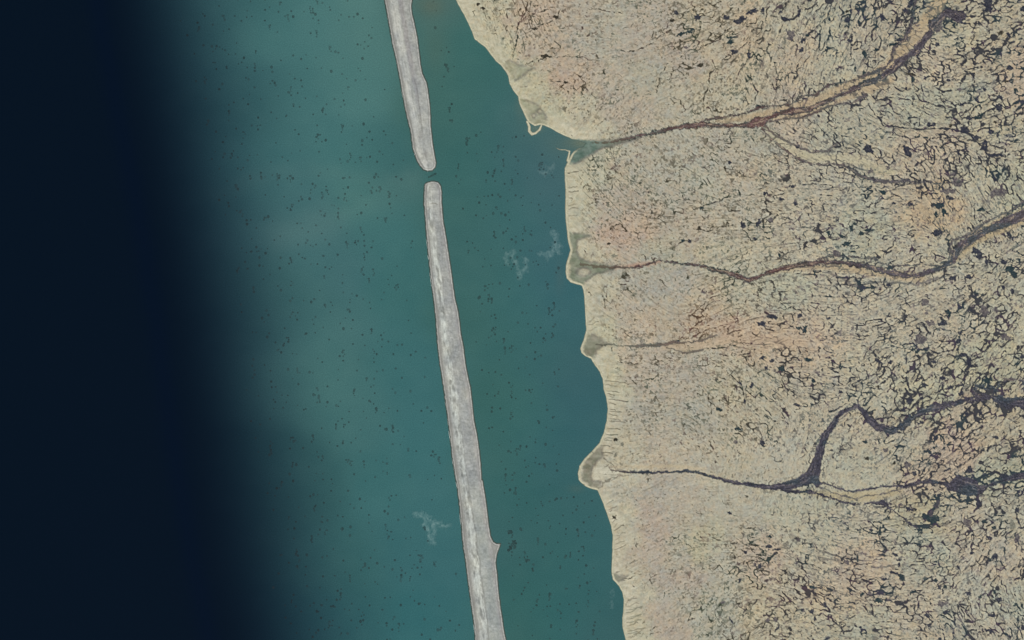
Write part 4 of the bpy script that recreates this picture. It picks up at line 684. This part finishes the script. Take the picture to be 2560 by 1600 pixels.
def sea_colour(X, Y):
    col = field(SEACOL, X, Y, 14, 52)
    smc = np.array([69, 113, 115], np.float32)
    lum = col.mean(-1, keepdims=True) - smc.mean()
    col = smc + lum + 0.6 * (col - smc - lum)
    m = fbm(X / 130, Y / 90, 601, 4)
    g = fbm(X / 38, Y / 30, 611, 3)
    col = col + (m * 5)[..., None] + g[..., None] * np.array([5, 4, 3], np.float32)
    for sx_, sy_, rx_, ry_, st_, cc in [(1452, 358, 34, 14, .8, (112, 120, 102)), (1415, 362, 40, 22, .35, (92, 110, 102)), (1340, 322, 16, 9, .6, (112, 122, 106)), (1075, 15, 34, 26, .5, (98, 106, 90)), (1090, 120, 30, 60, .25, (88, 104, 90)), (1440, 1222, 20, 10, .3, (90, 104, 96)), (1400, 690, 12, 40, .25, (84, 98, 98)), (1300, 262, 14, 40, .3, (96, 110, 98))]:
        k_ = np.exp(-((X - sx_ + 14 * g) / rx_) ** 2 - ((Y - sy_) / ry_) ** 2) * st_
        col = col + (np.array(cc, np.float32) - col) * k_[..., None]
    # the shelf drops off to the west
    edge = np.interp(Y, [-200, 0, 200, 330, 400, 450, 520, 650, 800, 1000, 1200, 1400, 1600, 1800], [255, 285, 320, 345, 362, 372, 385, 405, 430, 460, 490, 525, 565, 605])
    wid = np.interp(Y, [-200, 0, 300, 400, 450, 500, 650, 800, 1000, 1300, 1600], [385, 385, 385, 388, 390, 392, 396, 404, 412, 418, 420])
    t = (X - edge + 34 + 8 * m + 4 * g) / wid
    a = sstep(0.0, 1.05, t) ** 1.08
    deep = np.array([7, 20, 34], np.float32) + np.exp(-((t + 0.02) / 0.07) ** 2)[..., None] * np.array([-1, -1, 2], np.float32)
    mid = np.array([34, 60, 76], np.float32)
    pl = np.exp(-(np.maximum(pdist(X + 20 * g, Y + 12 * g, P2('1050,436 1000,445 940,452 860,440 780,425 700,430 620,455 540,490')), 0) / 24.0) ** 2) * sstep(1085, 1040, X)
    pl2 = np.exp(-(pdist(X + 20 * g, Y + 12 * g, P2('1030,470 960,500 880,520 820,560 700,590')) / 42.0) ** 2)
    col = col + (pl * 3.0)[..., None] * np.array([1.5, .8, .6], np.float32) + (pl2 * 8)[..., None] * np.array([1.2, .8, .6], np.float32)
    c = deep * (1 - a[..., None]) + col * a[..., None]
    return c + (a * (1 - a))[..., None] * (mid - (deep + col) / 2) * 0.5
# ------------------------------------------------------------------ materials
def ground_material(name, rough, grain, scale, spec=0.3, crack=0.0, bump=0.0):
    m = bpy.data.materials.new(name)
    m.use_nodes = True
    nt = m.node_tree; nt.nodes.clear()
    N = nt.nodes.new; L = nt.links.new
    out = N('ShaderNodeOutputMaterial'); bs = N('ShaderNodeBsdfPrincipled')
    at = N('ShaderNodeAttribute'); at.attribute_name = 'albedo'
    tc = N('ShaderNodeTexCoord')
    n1 = N('ShaderNodeTexNoise'); n1.inputs['Scale'].default_value = scale; n1.inputs['Detail'].default_value = 5; n1.inputs['Roughness'].default_value = 0.7
    mr = N('ShaderNodeMapRange'); mr.inputs['From Min'].default_value = 0.25; mr.inputs['From Max'].default_value = 0.75
    mr.inputs['To Min'].default_value = 1 - grain; mr.inputs['To Max'].default_value = 1 + grain
    mx = N('ShaderNodeMix'); mx.data_type = 'RGBA'; mx.blend_type = 'MULTIPLY'; mx.inputs[0].default_value = 1.0
    L(tc.outputs['Object'], n1.inputs['Vector']); L(n1.outputs['Fac'], mr.inputs['Value'])
    L(at.outputs['Color'], mx.inputs[6]); L(mr.outputs['Result'], mx.inputs[7])
    last = mx.outputs[2]
    if crack > 0:
        vo = N('ShaderNodeTexVoronoi'); vo.feature = 'DISTANCE_TO_EDGE'; vo.inputs['Scale'].default_value = 1 / 70.0
        wn_ = N('ShaderNodeTexNoise'); wn_.inputs['Scale'].default_value = 1 / 60.0
        ad = N('ShaderNodeMix'); ad.data_type = 'VECTOR'; ad.inputs[0].default_value = 0.5
        sc = N('ShaderNodeVectorMath'); sc.operation = 'SCALE'; sc.inputs['Scale'].default_value = 50
        va = N('ShaderNodeVectorMath'); va.operation = 'ADD'
        L(tc.outputs['Object'], wn_.inputs['Vector']); L(wn_.outputs['Color'], sc.inputs[0]); L(tc.outputs['Object'], va.inputs[0]); L(sc.outputs[0], va.inputs[1]); L(va.outputs[0], vo.inputs['Vector'])
        th = N('ShaderNodeMapRange'); th.inputs['From Min'].default_value = 0.02; th.inputs['From Max'].default_value = 0.09
        L(vo.outputs['Distance'], th.inputs['Value'])
        m2 = N('ShaderNodeMix'); m2.data_type = 'RGBA'
        m2.inputs[6].default_value = (*alb(62, 60, 56), 1); L(th.outputs['Result'], m2.inputs[0]); L(last, m2.inputs[7])
        last = m2.outputs[2]
        nt.nodes.remove(ad)
    L(last, bs.inputs['Base Color'])
    bs.inputs['Roughness'].default_value = rough
    bs.inputs['Specular IOR Level'].default_value = spec
    if bump > 0:
        bp = N('ShaderNodeBump'); bp.inputs['Strength'].default_value = bump; bp.inputs['Distance'].default_value = 1.0
        n2 = N('ShaderNodeTexNoise'); n2.inputs['Scale'].default_value = scale * 0.6; n2.inputs['Detail'].default_value = 4
        L(tc.outputs['Object'], n2.inputs['Vector']); L(n2.outputs['Fac'], bp.inputs['Height']); L(bp.outputs['Normal'], bs.inputs['Normal'])
    L(bs.outputs[0], out.inputs[0])
    return m
M_TUNDRA = ground_material('tundra_moss', 0.95, 0.10, 1 / 9.0, 0.1)
M_PLAIN = ground_material('tundra_beyond', 0.95, 0.12, 1 / 25.0, 0.1, crack=1.0)
M_POND = ground_material('pond_water', 0.35, 0.10, 1 / 9.0, 0.3)
M_RIVER = ground_material('river_bed', 0.6, 0.14, 1 / 8.0, 0.25)
M_MUD = ground_material('wet_mud', 0.6, 0.05, 1 / 12.0, 0.25)
M_SAND = ground_material('beach_sand', 0.9, 0.05, 1 / 7.0, 0.15)
M_GRAVEL = ground_material('island_gravel', 0.9, 0.05, 1 / 7.0, 0.15)
M_SEA = ground_material('sea_water', 0.45, 0.30, 1 / 11.0, 0.03, bump=0.2)
M_ON_WATER = ground_material('foam', 0.7, 0.08, 1 / 10.0, 0.2)  # shared by the breaking waves, the pale wispy patches and the specks

# ------------------------------------------------------------------ objects
COL = scene.collection
def make_mesh(name, V, F, C, mat, smooth=True):
    # F: (n, k) array of equal polygons; C: display colours per vertex
    me = bpy.data.meshes.new(name)
    k = F.shape[1]
    me.vertices.add(len(V)); me.vertices.foreach_set('co', np.ascontiguousarray(V, np.float32).ravel())
    me.loops.add(F.size); me.loops.foreach_set('vertex_index', np.ascontiguousarray(F, np.int32).ravel())
    me.polygons.add(len(F)); me.polygons.foreach_set('loop_start', np.arange(0, F.size, k, dtype=np.int32))
    me.polygons.foreach_set('loop_total', np.full(len(F), k, np.int32))
    me.polygons.foreach_set('use_smooth', np.full(len(F), smooth))
    at = me.attributes.new('albedo', 'FLOAT_COLOR', 'POINT')
    c4 = np.ones((len(V), 4), np.float32); c4[:, :3] = lin(C) / GAIN
    at.data.foreach_set('color', c4.ravel())
    me.update(calc_edges=True)
    me.materials.append(mat)
    o = bpy.data.objects.new(name, me)
    COL.objects.link(o)
    return o
def setp(o, label=None, cat=None, group=None, kind=None):
    for k, v in (('label', label), ('category', cat), ('group', group), ('kind', kind)):
        if v: o[k] = v
    return o
class Cutter:
    # cuts a height grid into one mesh per class; neighbours share their border vertices' positions
    def __init__(s, G, z, col, cls):
        s.G = G
        s.P = np.stack([(G.X - 1280) * PX, (800 - G.Y) * PX, z], -1).reshape(-1, 3).astype(np.float32)
        s.C = col.reshape(-1, 3)
        nx, ny = G.nx, G.ny
        idx = np.arange(nx * ny, dtype=np.int32).reshape(ny, nx)
        a = idx[:-1, :-1]
        s.quads = np.stack([a, a + nx, a + nx + 1, a + 1], -1).reshape(-1, 4)
        c4 = np.stack([cls[:-1, :-1], cls[1:, :-1], cls[1:, 1:], cls[:-1, 1:]], -1)
        f = c4[..., 0].copy()
        f = np.where(f < 0, c4.max(-1), f)
        s.f = f.ravel()
        s.order = np.argsort(s.f, kind='stable'); s.sorted = s.f[s.order]
    def faces(s, c):
        a, b = np.searchsorted(s.sorted, c), np.searchsorted(s.sorted, c, 'right')
        return s.quads[s.order[a:b]]
    def cut(s, name, classes, mat, origin=None, sub=None):
        q = np.concatenate([s.faces(c) for c in classes])
        if sub is not None: q = q[sub(s.P[q[:, 0]])]
        if len(q) == 0: return None
        u, inv = np.unique(q.ravel(), return_inverse=True)
        V = s.P[u].astype(np.float64)
        org = np.array(origin) if origin is not None else V.mean(0)
        if origin is None: org[2] = V[:, 2].min()
        o = make_mesh(name, V - org, inv.reshape(-1, 4), s.C[u], mat)
        o.location = org
        return o

# ---- water
def axis(lo, hi, step, far):
    return np.concatenate([[-far, -far / 2, lo - 1200, lo - 300], np.arange(lo, hi + 0.1, step), [hi + 300, hi + 1200, far / 2, far]])
sx = axis(-250, 1650, 5.0, 9000.0); sy = axis(-200, 1800, 5.0, 9000.0)
SXX, SYY = np.meshgrid(sx.astype(np.float32), sy.astype(np.float32))
sc_ = sea_colour(np.clip(SXX, -300, 1700), np.clip(SYY, -250, 1850))
mid_y = np.array([-9000, -150, 0, 200, 400, 440, 460, 700, 900, 1100, 1300, 1600, 1760, 9000.])
mid_x = np.array([300, 970, 996, 1038, 1072, 1076, 1083, 1108, 1134, 1160, 1186, 1226, 1248, 1700.])
scl = (SXX > np.interp(SYY, mid_y, mid_x)).astype(np.int16)
swell = 0.25 * fbm(SXX / 30, SYY / 18, 701, 2)
class SG: pass
sg = SG(); sg.X, sg.Y, sg.nx, sg.ny = SXX, SYY, len(sx), len(sy)
wcut = Cutter(sg, swell * (np.abs(SXX - 700) < 1200), sc_, scl)
setp(wcut.cut('sea', [0], M_SEA, (0, 0, 0)), 'open sea left of the barrier islands, near black far out and teal inshore', kind='structure')
setp(wcut.cut('lagoon', [1], M_SEA, (0, 0, 0)), 'sheltered teal lagoon between the barrier islands and the mainland shore', kind='structure')

# ---- mainland
STEP = 1.6
G, z, col, cls = build_land(STEP)
lc = Cutter(G, z, col, cls)
setp(lc.cut('tundra', [0], M_TUNDRA, (0, 0, 0)), 'flat tan and green tundra plain cracked into polygons', kind='structure')
setp(lc.cut('beach', [12], M_SAND, (0, 0, 0)), 'thin pale beach ridge along the mainland shore', kind='structure')
RL = ['upper river, dark braided channel between tan gravel strips, forking near the right edge', 'second river from the top, dark braided channel widening to the right',
      'short faint brown stream with a peach gravel bed, third from the top', 'lowest river, thin at the shore, thick dark bend and loops inland']
for i in range(4): setp(lc.cut('river', [31 + i], M_RIVER, None), RL[i], kind='structure')
ML = [(21, 'small grey green mudflat at the shore in the upper left corner of the mainland'), (22, 'grey mudflat behind the hooked sand spit'), (27, 'murky river mouth mudflat where the upper river meets the lagoon'),
      (23, 'dark mudflat behind the beach at the mouth of the second river'), (24, 'brown mudflat in the beach notch at the third stream'), (25, 'curved grey mudflat inside the rounded beach bulge at the lowest river'), (26, 'small grey mud patch behind the beach low on the shore')]
for c, l in ML: setp(lc.cut('mudflat', [c], M_MUD, None), l, kind='structure')
setp(lc.cut('trough_pools', [10], M_POND, None), 'countless small dark pools and wet moss knots where the ground cracks meet', 'pools', kind='stuff')
setp(lc.cut('gullies', [11], M_RIVER, None), 'thin dark winding gullies and beaded drains across the tundra', 'gullies', kind='stuff')
setp(lc.cut('sand_spit', [13], M_SAND, None, lambda P: P[:, 0] < wx(1366)), 'pale hooked sand spit curling off the shore above the upper river mouth', 'sand spit')
setp(lc.cut('sand_spit', [13], M_SAND, None, lambda P: P[:, 0] >= wx(1366)), 'thin pale sand spit bent along the lower side of the upper river mouth', 'sand spit')

# ponds: the larger ones get a label of their own, the small ones share one per district
def yat(R, x): return np.interp(x, [p[0] for p in R], [p[1] for p in R])
R4low = P2('1560,1178 1720,1178 1850,1209 1929,1219 2068,1241 2158,1261 2274,1311 2420,1250 2560,1230')
def district(x, y):
    band = 'above upper river' if y < min(yat(R1, x), 330) and (x < 2390 or y < 40) else None
    if band is None: band = 'below upper river' if y < yat(R2, x) else 'below second river' if y < yat(R4low, x) else 'below lowest river'
    third = 'near shore' if x < 1700 else 'in mid plain' if x < 2150 else 'near right edge'
    return band, third
KW = {'b': 'brown black', 'n': 'dark navy', 't': 'dark teal', 'p': 'purple grey', 'g': 'grey olive', 'e': 'dark green', 'm': 'maroon'}
big = {}
for i, p in enumerate(PONDS):
    if p[2] * p[3] > 24: big.setdefault(district(p[0], p[1]), []).append(i)
ordw = lambda n: '%d%s' % (n, 'th' if 10 < n % 100 < 20 else {1: 'st', 2: 'nd', 3: 'rd'}.get(n % 10, 'th'))
rank = {}
for k, v in big.items():
    for n, i in enumerate(sorted(v, key=lambda i: PONDS[i][0])): rank[i] = n + 1
for i, (cx, cy, rx, ry, an, kd) in enumerate(PONDS):
    o = lc.cut('pond', [101 + i], M_POND, None)
    if o is None: continue
    band, third = district(cx, cy)
    if i in rank:
        ratio = max(rx, ry) / min(rx, ry)
        shape = 'round' if ratio < 1.3 else 'slanting' if abs(an) > 0.2 else 'upright' if ry > rx else 'wide'
        setp(o, '%s %s pond, %s from left of larger ponds %s, %s' % (KW[kd], shape, ordw(rank[i]), band, third), 'pond')
    else:
        setp(o, 'small dark pool on cracked tundra %s, %s' % (band, third), 'pond', 'small dark pools %s, %s' % (band, third))

# ground beyond the frame
rs = np.random.RandomState(8)
def plain(name, x0, x1, y0, y1, n, m, left=None):
    gx = np.linspace(0, 1, n + 1); gy = np.linspace(0, 1, m + 1)
    U, W = np.meshgrid(gx, gy)
    YY = y0 + (y1 - y0) * W
    L0 = x0 if left is None else left(YY)
    XX = L0 + (x1 - L0) * U
    Z = 5.0 + 2 * fbm(XX / 60, YY / 60, 801, 2)
    if left is not None: Z = Z * np.where(U == 0, 0, 1) - np.where(U == 0, 1.5, 0)
    V = np.stack([(XX - 1280) * PX, (800 - YY) * PX, Z], -1).reshape(-1, 3)
    C = np.array([172, 166, 138], np.float32) + (fbm(XX / 90, YY / 90, 811, 3) * 40)[..., None].reshape(m + 1, n + 1, 1)
    C = np.broadcast_to(C, XX.shape + (3,)).reshape(-1, 3)
    a = np.arange((n + 1) * (m + 1)).reshape(m + 1, n + 1)[:-1, :-1].ravel()
    setp(make_mesh(name, V, np.stack([a, a + n + 1, a + n + 2, a + 1], -1), C, M_PLAIN), 'tundra plain going on past the picture', kind='structure')
plain('plain', 2651, 9000, -64, 1664, 60, 60)
plain('plain', 1090, 9000, -64, -9000, 90, 90, lambda y: 1100 + (y + 64) * 0.25)
plain('plain', 1590, 9000, 1664, 9000, 90, 90, lambda y: 1580 + (y - 1664) * 0.12)

# ---- barrier islands
def surf_piece(P, off, wid):
    n = len(P); V = []
    for i, (x, y) in enumerate(P):
        a = P[max(0, i - 1)]; b = P[min(n - 1, i + 1)]
        dx, dy = b[0] - a[0], b[1] - a[1]; L = math.hypot(dx, dy) or 1
        nx, ny = dy / L, -dx / L
        if nx > 0: nx, ny = -nx, -ny
        w = wid * math.sin(math.pi * (i + 0.25) / (n - 0.5))
        for q, zz in ((off + w / 2, 0.25), (off, 0.7), (off - w / 2, 0.25)):
            V.append((wx(x + nx * q), wy(y + ny * q), zz))
    F = []
    for i in range(n - 1):
        for k in range(2): F.append((3 * i + k, 3 * i + k + 1, 3 * i + k + 4, 3 * i + k + 3))
    V = np.array(V); org = V.mean(0); org[2] = 0
    C = np.tile(np.array([[196, 202, 196], [226, 230, 224], [190, 196, 190]], np.float32), (n, 1))
    o = make_mesh('breaking_wave', V - org, np.array(F), C, M_ON_WATER); o.location = org
    return o
for (Wd, Ed, x0, x1, y0, y1, south, lab, who, seed) in [
        (NI_W, NI_E, 920, 1110, -150, 440, 0, 'upper grey barrier island, entering from the top edge and ending in a rounded tip', 'upper', 2),
        (SI_W, SI_E, 1050, 1300, 444, 1760, 1, 'long lower barrier island with pale wash strips and a thorn on its right side', 'lower', 4)]:
    Gi, zi, ci, ki = build_island(STEP, Wd, Ed, x0, x1, y0, y1, south)
    ic = Cutter(Gi, zi, ci, ki)
    base = (wx((x0 + x1) / 2), wy((y0 + y1) / 2), 0)
    e = bpy.data.objects.new('barrier_island', None); e.location = base; COL.objects.link(e); setp(e, lab, 'island')
    for nm, c in (('seaward_beach', 1), ('sand_ridge', 2), ('gravel_flat', 3), ('lagoon_beach', 4)):
        o = ic.cut(nm, [c], M_GRAVEL, base)
        o.location = (0, 0, 0); o.parent = e
    # surf on the seaward side
    rs = np.random.RandomState(seed)
    ys = np.array([p[1] for p in Wd]); xs = np.array([p[0] for p in Wd]); k = np.argsort(ys)
    y = max(ys.min() + 20, -60)
    while y < min(ys.max() - 20, 1660):
        L = 12 + 34 * rs.rand()
        yy_ = np.arange(y, y + L, 3.0); drift = rs.rand() * 1.4
        P = [(float(np.interp(v, ys[k], xs[k])) - drift * (1 - (v - y) / L), float(v)) for v in yy_]
        if len(P) > 2 and rs.rand() < 0.6:
            setp(surf_piece(P, 0.2 + rs.rand() * 0.8, 0.7 + 0.8 * rs.rand()), 'thin white breaking wave on the seaward edge of the %s barrier island' % who, 'wave', 'waves breaking along the %s barrier island' % who)
        y += L * (0.8 + 1.6 * rs.rand() ** 2)

# ---- pale patches and specks on the water
WISPS = [('forked wispy pale patch on the sea left of the lower barrier island', (1018, 1275, 1130, 1370), T(500, 1200, P2('2040,330 2090,325 2115,355 2130,430 2150,480 2175,520 2195,590')), T(500, 1200, P2('2150,345 2180,375 2220,400 2280,430 2335,425')), T(500, 1200, P2('2205,400 2200,440 2215,500')), .8),
        ('brightest wispy pale patch, right one of the pair in the lagoon near the mainland', (1345, 575, 1405, 660), T(900, 400, P2('1810,680 1845,720 1850,790 1825,850 1790,870')), T(900, 400, P2('1880,810 1850,840 1880,880')), T(900, 400, P2('1715,885 1760,890 1800,870 1770,920')), .7),
        ('slanting pale patch in mid lagoon, left one of the pair', (1255, 620, 1325, 720), T(900, 400, P2('1440,880 1450,940 1490,1000 1515,1060 1500,1110')), T(900, 400, P2('1560,930 1575,1000 1540,1050')), T(900, 400, P2('1400,880 1370,930 1390,980')), .6),
        ('faint pale patch in the lagoon just below the upper river mouth', (1335, 400, 1395, 450), T(900, 400, P2('1755,60 1775,100 1745,135')), T(900, 400, P2('1800,90 1820,60')), T(900, 400, P2('1700,110 1740,120')), .45),
        ('faint pale smear beside the mainland shore near the bottom', (1515, 1465, 1550, 1520), T(1000, 1200, P2('2005,1040 2010,1090')), T(1000, 1200, P2('1990,1140 2010,1180')), T(1000, 1200, P2('1985,1160 2000,1200')), .22)]
for lab, (xa, ya, xb, yb), A, B, Cc, st in WISPS:
    g = Grid(xa - 10, xb + 10, ya - 10, yb + 10, 1.2)
    q1 = fbm(g.X / 8, g.Y / 8, 901, 4, 0.7); q2 = fbm(g.X / 8, g.Y / 8, 911, 4, 0.7)
    WX_, WY_ = g.X + 22 * q1, g.Y + 22 * q2
    m = np.zeros(g.X.shape, np.float32)
    for P in (A, B, Cc):
        d = stroke(g, WX_, WY_, P, 2.5, pad=20)
        m = np.maximum(m, np.exp(-np.maximum(d, 0) / 4.0))
    m = 0.5 * m * np.clip(0.30 + 1.9 * fbm(g.X / 5, g.Y / 5, 921, 3, 0.8) + 0.35, 0, 1) * st
    m *= sstep(0, 8, np.minimum.reduce([g.X - g.X.min(), g.X.max() - g.X, g.Y - g.Y.min(), g.Y.max() - g.Y]))
    c = sea_colour(g.X, g.Y); c = c + (np.array([176, 190, 184]) - c) * m[..., None]  # water colour blended towards pale grey along the wisps
    fc = Cutter(g, 0.35 + 0.3 * m, c, np.where(m > 0.04, 1, 0))
    o = fc.cut('pale_patch', [1], M_ON_WATER, None)
    if o: setp(o, lab, 'foam patch')

rs = np.random.RandomState(12)
SP = []
while len(SP) < 2300:
    x = 430 + 1130 * rs.rand(); y = -20 + 1640 * rs.rand()
    if rs.rand() > noise(np.array([x / 60.0]), np.array([y / 45.0]), 951)[0] * 1.3: continue
    isl = np.interp(y, mid_y, mid_x)
    if abs(x - isl) < 62 + (60 if x < isl else 0) * rs.rand(): continue
    if x < np.interp(y, [0, 800, 1600], [430, 560, 690]) + 60 * rs.rand(): continue
    SP.append((x, y, 1.0))
    if rs.rand() < 0.12:
        for k_ in range(rs.randint(2, 5)): SP.append((x + rs.randn() * 2, y + 5.0 * k_, 0.8))
SP = [s for s in SP if (s[0] < 1139 or s[1] > 330) and (s[0] < 1400)] + [s for s in SP if s[0] >= 1400 and s[1] > 1240 and s[0] < 1500]
P_ = np.array(SP)
def inside_coast(P):
    return poly_sd(LAND, P[:, 0].astype(np.float32), P[:, 1].astype(np.float32)) > -12
P_ = P_[~inside_coast(P_)]
extra = [(1277 + rs.randn() * 3, 1330 + rs.randn() * 5, 1.3) for _ in range(10)] + [(1283 + rs.randn() * 5, 1362 + rs.randn() * 8, 1.4) for _ in range(22)] + [(1316 + rs.randn() * 4, 1398 + rs.randn() * 6, 1.0) for _ in range(10)] + \
        [(1072 + 18 * t, 443 - 9 * t, 1.0) for t in np.linspace(0, 1, 9)]
P_ = np.concatenate([P_, np.array(extra)])
K = 8; an_ = np.arange(K) * 2 * math.pi / K
Vs, Fs, Cs = [], [], []
base_c = sea_colour(P_[:, 0].astype(np.float32), P_[:, 1].astype(np.float32))
for i, (x, y, s_) in enumerate(P_):
    r = (1.5 + 1.4 * rs.rand() ** 2) * (0.8 + 0.25 * s_); st = 0.45 + 0.55 * rs.rand(); asp = 0.8 + 0.5 * rs.rand()
    n0 = len(Vs)
    for rad, zz, f in ((1.25, 0.30, 0.9), (0.95, 0.50, max(0.1, 1 - 0.44 * st * min(1.2, s_))), (0.25, 0.75, 1 - 0.3 * st)):
        for a in an_:
            Vs.append((wx(x + r * rad * math.cos(a)), wy(y + asp * r * rad * math.sin(a)), zz)); Cs.append(base_c[i] * f)
    for q in range(2):
        for k_ in range(K):
            a, b = n0 + q * K + k_, n0 + q * K + (k_ + 1) % K
            Fs.append((b, a, a + K, b + K))
    for k_ in (0, 2, 4): pass
    t0 = n0 + 2 * K
    Fs += [(t0 + 0, t0 + 7, t0 + 6, t0 + 5), (t0 + 0, t0 + 5, t0 + 4, t0 + 1), (t0 + 1, t0 + 4, t0 + 3, t0 + 2)]
setp(make_mesh('floating_specks', np.array(Vs), np.array(Fs), np.array(Cs), M_ON_WATER), 'scattered tiny dark rimmed specks dotting the sea and lagoon', 'specks', kind='stuff')
